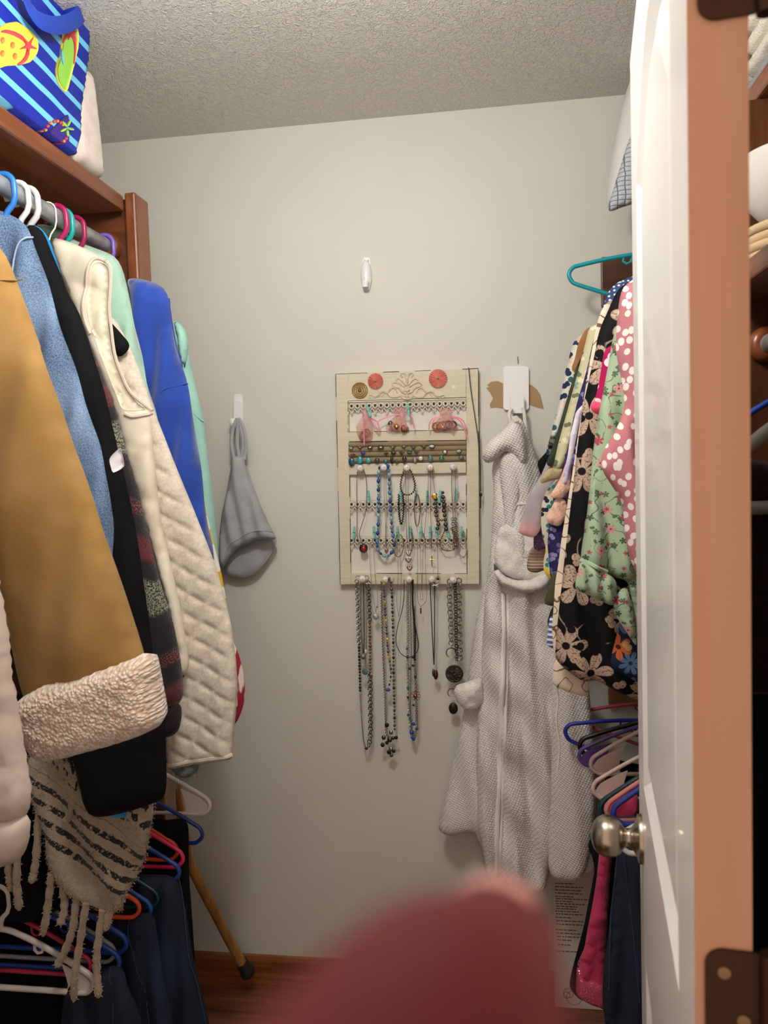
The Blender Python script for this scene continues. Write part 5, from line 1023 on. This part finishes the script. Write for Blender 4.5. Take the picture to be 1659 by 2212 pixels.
neck('necklace','long fine chain with stacked heart pendants on the middle upper knob','necklace',[('chain',[(735,1110),(738,1400),(745,1700),(760,1850)],'cord',.0007,M_COPP,.013,None),('chain',[(758,1110),(760,1400),(766,1700),(768,1850)],'cord',.0007,M_SILV,.013,None),('chain',[(790,1640),(798,1740),(790,1830),(770,1880)],'cable',.0022,M_OXID,.013,None),('heart_charm',[(760,1860)],'heart',.0065,M_SILV,.014,None),('heart_charm',[(760,1915)],'heart',.0085,M_SILV,.014,None),('heart_charm',[(770,1990)],'heart',.0075,M_COPP,.014,None)])
neck('necklace','fine chains with a small cross on the fourth upper knob','necklace',[('chain',[(942,1110),(935,1300),(920,1500),(905,1680)],'cord',.0006,M_OXID,.013,None),('chain',[(958,1110),(962,1350),(964,1600),(972,1850)],'cord',.0007,M_COPP,.013,None),('chain',[(975,1110),(990,1250),(1000,1330)],'cord',.0006,M_OXID,.013,None),('cross',[(972,1880),(972,1975)],'cord',.0014,M_GOLD,.014,None),('cross',[(950,1912),(994,1914)],'cord',.0014,M_GOLD,.014,None)])
neck('necklace','silver chain with round links bundled below the fifth upper knob','necklace',[('chain',[(1150,1110),(1150,1250),(1158,1450),(1165,1560)],'rope',.0016,M_SILV,.014,None),('chain',[(1186,1105),(1184,1250),(1180,1400),(1190,1560)],'rope',.0016,M_SILV,.014,None),('links',[(1160,1550),(1165,1650),(1180,1740),(1172,1810)],'cable',.0042,M_SILV,.014,None),('links',[(1185,1550),(1192,1650),(1200,1740),(1190,1810)],'cable',.0036,M_OXID,.015,None),('links',[(1150,1640),(1180,1700),(1160,1780)],'cable',.0034,M_COPP,.017,None)])
neck('bracelet','dark braided bracelet pinned on the middle lace','bracelet',[('braid',[(674,1330),(672,1420),(680,1530),(694,1595),(708,1560),(716,1450),(712,1330)],'rope',.0030,M_DARKM,.013,None)])
neck('bracelet','slim copper bracelet pinned on the middle lace','bracelet',[('chain',[(832,1320),(816,1400),(814,1500),(826,1590),(842,1615),(858,1560),(866,1450),(852,1350),(840,1322)],'rope',.0019,M_COPP,.013,None)])
neck('bracelet','chunky amber and brass bracelet with a gold heart on the middle lace','bracelet',[('beads',[(1008,1330),(1006,1430),(1014,1530),(1030,1600),(1020,1640)],'beads',.0056,M_OXID,.013,None),('beads',[(1070,1310),(1075,1400),(1082,1480),(1092,1560),(1100,1640)],'beads',.0060,M_OXID,.013,None),('beads',[(1014,1540),(1045,1565),(1080,1545)],'beads',.0042,M_GOLD,.014,None),('gold_heart',[(994,1345)],'disc',.0075,M_GOLD,.014,None),('dark_bead',[(1082,1430)],'ball',(.006,.006,.009),gem('#3a2a22'),.016,None)])
neck('bracelet','gold chain bracelet hanging from the lowest lace','bracelet',[('chain',[(660,1690),(632,1760),(630,1840),(655,1885),(690,1880),(712,1820),(715,1740),(690,1690)],'rope',.0022,M_GOLD,.012,None)])
neck('bracelet','twisted silver bracelet lying across the lowest lace','bracelet',[('chain',[(898,1680),(905,1720),(940,1745),(985,1768),(1040,1772)],'rope',.0026,M_SILV,.013,None)])
neck('bracelet','brass and brown bead bracelet below the amber one','bracelet',[('beads',[(1092,1640),(1060,1720),(1044,1780),(1070,1822),(1120,1834),(1165,1826),(1190,1780)],'beads',.0026,M_COPP,.013,None)])
neck('bracelet','silver bead bracelet at the right end of the lowest lace','bracelet',[('beads',[(1240,1690),(1262,1660),(1268,1720),(1282,1800),(1282,1860),(1255,1892),(1220,1865),(1202,1800),(1205,1740)],'beads',.0024,M_SILV,.012,None)])
neck('necklace','long dark chain draped over the top right corner of the board','necklace',[('chain',[(1303,185),(1308,240),(1325,400),(1355,600),(1380,760),(1395,900),(1408,1080),(1412,1300)],'rope',.0019,M_OXID,.006,None),('chain',[(1395,760),(1402,950),(1410,1120),(1412,1300)],'rope',.0018,M_DARKM,.003,None),('pendant',[(1412,1330)],'ball',(.004,.004,.006),M_DARKM,.006,None),('tail',[(1412,1340),(1412,1450)],'cord',.0016,M_DARKM,.006,None)])
for k,(lab,x0,x1,xe,ye) in enumerate((('fine silver chain with crystal cluster hanging just right of the first lower knob',410,440,495,545),('fine pale chain hanging between the second and third lower knobs',658,676,714,570),)):
    a=rc(x0,1730); b=rc(x1,1730); c=lo(xe,ye)
    neck('necklace',lab,'necklace',[('chain',[a,(a[0]+2,1235),(c[0]-4,c[1]-25),c],'cord',.0006,M_SILV,.014,lambda x,y:(x,y)),('chain',[b,(b[0]+4,1235),(c[0]+4,c[1]-25),c],'cord',.0006,M_SILV,.014,lambda x,y:(x,y))]+([('crystal_cluster',[lo(495,580)],'ball',(.008,.006,.010),plain('crystal','#c9c4bd',.1,.6,bump=(600,.8)),.014,lambda x,y:(x,y)),('small_charm',[lo(510,488)],'disc',.003,M_SILV,.014,lambda x,y:(x,y))] if k==0 else [('small_drop',[c],'ball',(.0012,.0012,.004),M_SILV,.014,lambda x,y:(x,y))]))
f=lo
# first lower knob
neck('necklace','long oval-link chain with dark discs on the first lower knob','necklace',[('links',[(312,250),(322,480),(328,650),(334,850)],'cable',.0056,M_SILV,.012,f),('discs',[(334,850),(338,1000),(342,1150),(345,1320)],'beads',.0042,M_DARKM,.012,f),('chain',[(345,1320),(355,1500),(370,1700),(385,1800),(405,1843)],'rope',.0022,M_SILV,.012,f),('links',[(425,260),(432,480),(436,650)],'cable',.0056,M_OXID,.012,f),('discs',[(436,650),(440,880),(440,1150)],'beads',.0044,M_COPP,.012,f),('links',[(440,1150),(442,1400),(444,1600),(440,1750),(420,1835)],'cable',.0062,M_OXID,.012,f),('dark_bead',[(405,1845)],'ball',(.005,.004,.004),gem('#1c1a1c'),.012,f)])
neck('necklace','bundle of fine silver chains with ball and blue disc pendants','necklace',[('chain',[(350,270),(352,500),(355,700),(372,940)],'rope',.0024,M_SILV,.018,f),('chain',[(378,270),(380,500),(384,760),(380,940)],'rope',.0024,M_OXID,.018,f),('chain',[(402,270),(405,500),(408,760),(395,1060)],'rope',.0014,M_SILV,.018,f),('silver_ball',[(375,965)],'ball',(.008,.007,.009),plain('filigree','#a39d94',.3,.9,bump=(500,.9)),.018,f),('blue_disc',[(395,1110)],'disc',.0085,plain('blue_enamel','#5d7f8c',.3,.5),.018,f),('shell',[(398,915)],'ball',(.003,.003,.006),M_KNOB,.022,f)])
neck('charm','open silver heart charm beside the first lower knob','charm',[('heart',[(418,285)],'heart',.008,M_SILV,.022,f),('link',[(405,215)],'ring',.006,M_OXID,.018,f),('link',[(325,215)],'ring',.006,M_OXID,.018,f)])
# second lower knob
MC=[gem('#c9b02c'),gem('#4a6a34'),gem('#6b2a24'),gem('#2a3f6a'),M_OXID,gem('#8a6a4a')]
neck('necklace','silver rope chain with a cluster of dark charms on the second lower knob','necklace',[('rope',[(548,250),(552,500),(560,800),(572,1100),(585,1400),(592,1650),(605,1740)],'rope',.0034,M_SILV,.014,f)]+[('charm',[(x,y)],'ball',(r,.004,r*1.1),mt,.016,f) for x,y,r,mt in ((570,1740,.006,M_OXID),(600,1620,.006,M_DARKM),(640,1690,.006,M_SILV),(660,1745,.005,M_OXID),(560,1810,.006,M_DARKM),(628,1760,.007,M_OXID),(690,1740,.005,M_DARKM),(640,1850,.006,M_SILV),(665,1870,.005,M_DARKM),(645,1910,.005,M_OXID),(600,1790,.005,M_DARKM),(620,1880,.006,M_DARKM))])
neck('necklace','multicoloured glass bead necklace with yellow beads on the second lower knob','necklace',[('bead',[(570,270),(578,400),(585,550),(596,700),(606,850),(615,960),(628,1010)],'beadlist',(.0085,.0042),MC,.018,f),('bead',[(628,1010),(640,1090),(632,1200),(612,1280)],'beadlist',(.011,.0032),[M_DARKM,M_OXID],.016,f),('blue_bead',[(612,1285)],'ball',(.007,.005,.0045),gem('#34507c'),.018,f)])
neck('necklace','dark oval stone bead strand, right on the second lower knob','necklace',[('bead',[(640,250),(650,420),(655,580),(660,760),(662,900),(665,1130),(668,1300),(672,1480),(675,1680)],'beadlist',(.0105,.0042),[M_DARKM,gem('#54503f'),M_OXID,gem('#3a3a40')],.013,f),('silver_coin',[(640,230)],'disc',.0085,M_SILV,.020,f)])
# third lower knob
neck('necklace','stiff black cord loop on the third lower knob','necklace',[('cord',[(765,230),(760,450),(700,700),(690,830),(730,930),(800,972),(870,945),(902,860),(880,720),(855,550),(838,240)],'cord',.0011,M_BCORD,.018,f),('cord',[(850,230),(848,450),(862,620),(872,760),(868,1000)],'cord',.0026,M_BCORD,.016,f)])
neck('necklace','long silver chain with teal and blue beads and a filigree flower','necklace',[('chain',[(800,270),(798,500),(802,740),(798,1000),(806,1300),(812,1500),(835,1720)],'cable',.0034,M_SILV,.013,f),('chain',[(828,270),(830,600),(836,900),(830,1200),(826,1500),(850,1750)],'rope',.0014,M_OXID,.013,f),('chain',[(862,500),(860,800),(872,1100),(880,1400),(884,1640),(860,1750)],'cable',.0034,M_OXID,.013,f)]+[('glass_bead',[(x,y)],'ball',(r,r,r),gem(c),.015,f) for x,y,r,c in ((795,890,.004,'#2f6a70'),(798,968,.004,'#1f4a5c'),(850,972,.004,'#1d2a44'),(850,1052,.0036,'#15202f'),(818,1082,.004,'#2b3340'),(802,1270,.004,'#1f5c66'),(872,1160,.004,'#241f24'),(805,1525,.004,'#2234a8'),(832,1575,.0042,'#2b6a74'),(855,1610,.005,'#2234a8'),(838,1690,.0065,'#1f3fae'),(888,1655,.0042,'#24486a'),(835,1740,.003,'#1f3fae'),(855,1755,.005,'#2234b0'),(800,1355,.0035,'#15151c'),(855,1430,.0036,'#3a2420'))]+[('filigree_flower',[(875+30*math.cos(a),1342+34*math.sin(a))],'ring',.0045,M_COPP,.022,f) for a in [i*pi/4 for i in range(8)]]+[('flower_center',[(872,1345)],'ball',(.006,.004,.006),M_COPP,.022,f)])
neck('necklace','fine gold chain with small copper bar pendant right of the third lower knob','necklace',[('chain',[(893,-150),(892,200),(896,420),(925,490)],'cord',.0006,M_GOLD,.014,f),('chain',[(965,-150),(972,200),(978,420),(925,490)],'cord',.0006,M_GOLD,.014,f),('chain',[(915,-150),(930,200),(945,400),(935,420),(922,400),(940,200),(950,-150)],'cord',.0005,M_COPP,.015,f),('bar_pendant',[(925,500),(926,555)],'cord',.0022,M_COPP,.014,f)])
# fourth lower knob
neck('necklace','double black cord with dark red oval pendant on the fourth lower knob','necklace',[('cord',[(1012,230),(1022,450),(1035,750),(1050,1045)],'cord',.0014,M_BCORD,.015,f),('cord',[(1052,240),(1058,450),(1056,750),(1052,1045)],'cord',.0014,M_BCORD,.015,f),('pendant_cap',[(1045,1120)],'ball',(.004,.005,.011),M_OXID,.018,f),('pendant',[(1068,1140)],'ball',(.0068,.006,.014),gem('#4a120f'),.014,f)])
neck('charm','silver dragonfly and round charm beside the fourth lower knob','charm',[('round_charm',[(1088,222)],'ring',.006,M_SILV,.018,f),('round_stone',[(1088,222)],'ball',(.004,.003,.004),gem('#15151c'),.018,f),('wing',[(1035,290),(1062,284),(1090,300)],'cord',.0018,M_SILV,.018,f),('wing',[(1038,268),(1062,284),(1092,276)],'cord',.0018,M_SILV,.018,f),('body',[(1064,275),(1063,345)],'cord',.0016,M_SILV,.018,f),('chain',[(1085,-150),(1088,60),(1088,200)],'cord',.0006,M_COPP,.016,f)])
# fifth lower knob
neck('necklace','heavy silver link necklace with dark medallion and stone drop','necklace',[('links',[(1200,250),(1200,450),(1212,650),(1216,860)],'cable',.0070,M_SILV,.016,f),('links',[(1290,240),(1292,450),(1294,650),(1298,820),(1300,1000)],'cable',.0070,M_SILV,.016,f),('links',[(1250,260),(1258,500),(1262,750),(1268,1000)],'cable',.0048,M_DARKM,.013,f),('ring',[(1216,930)],'ring',.0135,M_SILV,.016,f),('medallion',[(1246,1128)],'disc',.0245,plain('pewter','#4c4843',.4,.9,bump=(160,1.0,.004)),.014,f)]+[('medallion_ring',[(1246+46*math.cos(a),1128+50*math.sin(a))],'ring',.0075,M_OXID,.020,f) for a in [i*pi/3 for i in range(6)]]+[('ring',[(1222,1312)],'ring',.0115,M_SILV,.016,f),('stone_drop',[(1235,1462)],'ball',(.0125,.006,.0165),plain('black_stone','#26231f',.2,.3,bump=(120,.6,.004)),.015,f)])
# ================================================================ behind the door: right-hand tower
u=thing('shelf_tower','dark stained wooden shelf tower seen through the door hinge gap','shelf',(.6,1.3,0))
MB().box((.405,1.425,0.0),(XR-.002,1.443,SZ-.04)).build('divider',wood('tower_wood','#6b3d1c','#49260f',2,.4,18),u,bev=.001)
MB().box((.405,.75,1.762),(XR-.002,1.424,1.797)).build('shelf_board',M_WOODY,u,bev=.004)
c=at(1646,746,1.424); r=thing('closet_rod','short galvanised rod with wooden socket behind the door','rod',(c.x,1.3,c.z))
MB().tube([(c.x+.006,1.0,c.z),(c.x+.006,1.42,c.z)],.0165,20).build('tube',M_GALV,r)
MB().lathe((c.x+.006,1.4245,c.z),(0,-1,0),[(0,.030),(.006,.032),(.012,.031),(.018,.027),(.022,.022),(.0225,.0175)],24).build('socket',M_WOODZ,r)
# folded knitwear on the top shelf
for i,(col,lab) in enumerate((('#8d9096','grey folded sweater at the bottom of the pile on the right shelf'),('#d8cfc2','lower cream folded sweater on the right shelf'),('#e0d8cb','middle cream folded sweater on the right shelf'),('#dcd3c5','upper cream folded sweater on the right shelf'),('#6d717a','slate folded sweater on top of the cream pile on the right shelf'))):
    z=SZ+.002+i*.040; m=fabric('knit_%d'%i,col,col,60,260,.8); P=[(1.17,z),(1.56,z),(1.575,z+.018),(1.56,z+.037),(1.17,z+.037),(1.155,z+.018)]
    slab('folded_sweater',None,.585,m,T=.105,R=.02,res=.012,plane='X',sgn=-1,uvpts=P,sm=3,label=lab,cat='sweater',group='folded sweaters on the right shelf')
# white bowl and cream basket on the second shelf
c=Vector((.50,1.33,1.799)); b=thing('woven_basket','cream woven basket on the second shelf behind the door','basket',c)
for i in range(4): MB().torus((c.x,c.y,c.z+.009+i*.014),.074+.002*math.sin(i*2.2),.0085,(0,0,1),28,8).build('coil',fabric('basket_cord','#cdb48f','#b89c76',60,300,.6),b)
bw=thing('bowl','white round bowl sitting on the cream basket behind the door','bowl',(c.x,c.y,c.z+.06))
MB().lathe((c.x,c.y,c.z+.062),(0,0,1),[(0,.045),(.004,.05),(.03,.072),(.07,.086),(.105,.090),(.107,.087),(.07,.082),(.03,.066),(.008,.04)],36).build('shell',plain('white_ceramic','#d3cfc9',.3),bw)
# clothes and hangers under the second shelf
q=at(1700,900,1.2); hanger('blue plastic hanger under the second shelf behind the door',q.x+.03,1.66,1.25,'#1f46a8',.005,.15)
hanger('white padded hanger under the second shelf behind the door',q.x+.0,1.62,1.16,'#b8b2aa',.010,.12)
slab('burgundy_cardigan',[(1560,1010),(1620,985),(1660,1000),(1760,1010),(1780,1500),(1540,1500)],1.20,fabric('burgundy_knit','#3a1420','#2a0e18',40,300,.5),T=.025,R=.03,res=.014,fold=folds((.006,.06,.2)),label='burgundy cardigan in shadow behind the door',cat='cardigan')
slab('black_coat',[(1530,1080),(1620,1050),(1700,1060),(1860,1080),(1900,2300),(1500,2300)],1.27,M_BLK,T=.03,R=.04,res=.02,fold=folds((.006,.08,.7)),label='black sheet added for the darkness behind the door hinges',cat='coat')  # black sheet added to keep the hinge gap dark
# ================================================================ the photographer's fingertip, close to the lens
t=NT('skin'); n=t.noise(t.obj(),60,3); t.set(Base_Color=t.mix(n,'#5f2022','#54191b'),Roughness=.75,Specular_IOR_Level=.2,Subsurface_Weight=.5,Subsurface_Radius=(.012,.004,.0025),Subsurface_Scale=.6); M_SKIN=t.m
pr=thing('person','blurred pink fingertip of a raised hand close in front of the lens','person',(-.04,.0,1.33))
m=MB()
def limb(P,R,n=14):
    Q=crom(P,7); k=len(P)-1; rr=[float(np.interp(i/7,range(len(R)),R)) for i in range(len(Q))]
    m.tube(Q,rr,n); m.ball(Q[0],rr[0],n,10); m.ball(Q[-1],rr[-1],n,10)
tip=[ad(1076,2049,.0925),ad(1040,2105,.078),ad(979,2200,.0600),ad(840,2420,.0425)]
base=Vector((-.030,.012,1.432)); palm=Vector((-.048,-.006,1.392)); wrist=Vector((-.070,-.035,1.335))
limb([tuple(p) for p in tip]+[tuple(base),tuple(palm)],[.0076,.0082,.0083,.0088,.0098,.013])
limb([tuple(palm+Vector((.012,.004,.010))),tuple(palm),tuple(wrist)],[.017,.024,.022])
for i,(dx,dy,dz) in enumerate(((-.012,.012,.026),(-.026,.008,.018),(-.036,.002,.006))):   # curled fingers
    k=palm+Vector((dx,dy,dz)); limb([tuple(palm+Vector((dx*.6,dy*.3,dz*.4))),tuple(k),tuple(k+Vector((.004,.030,-.004))),tuple(k+Vector((.016,.034,-.020))),tuple(k+Vector((.022,.018,-.026)))],[.012,.0095,.0085,.008,.0072])
limb([tuple(wrist+Vector((.012,.006,.016))),tuple(palm+Vector((.030,.006,-.012))),tuple(palm+Vector((.040,.026,.002))),tuple(palm+Vector((.040,.046,.010)))],[.015,.0125,.010,.0085])   # thumb
limb([tuple(wrist),(-.105,-.085,1.27),(-.16,-.17,1.18)],[.022,.026,.032])
hd=m.build('hand',M_SKIN,pr); rm=hd.modifiers.new('skin','REMESH'); rm.mode='VOXEL'; rm.voxel_size=.0016; rm.use_smooth_shade=True
sm_=hd.modifiers.new('smooth','SMOOTH'); sm_.factor=.5; sm_.iterations=6
a=(tip[0]-tip[1]).normalized(); nn=Vector((0,.5,.6)); nn=(nn-a*nn.dot(a)).normalized()
cN=tip[0]+nn*.0068-a*.002; sd=a.cross(nn); V=[];Fc=[]
for i in range(7):
    for k in range(7):
        u_,v_=(i/6-.5)*2,(k/6-.5)*2; rr=1-.25*max(0,u_)**2
        V.append(cN+a*(u_*.006)+sd*(v_*.0052*rr)+nn*(.0016-.0024*v_*v_-.0006*u_*u_))
for i in range(6):
    for k in range(6): Fc.append((i*7+k,i*7+k+1,(i+1)*7+k+1,(i+1)*7+k))
MB().add(V,Fc).build('fingernail',plain('nail','#d99a94',.25,coat=.3),pr)
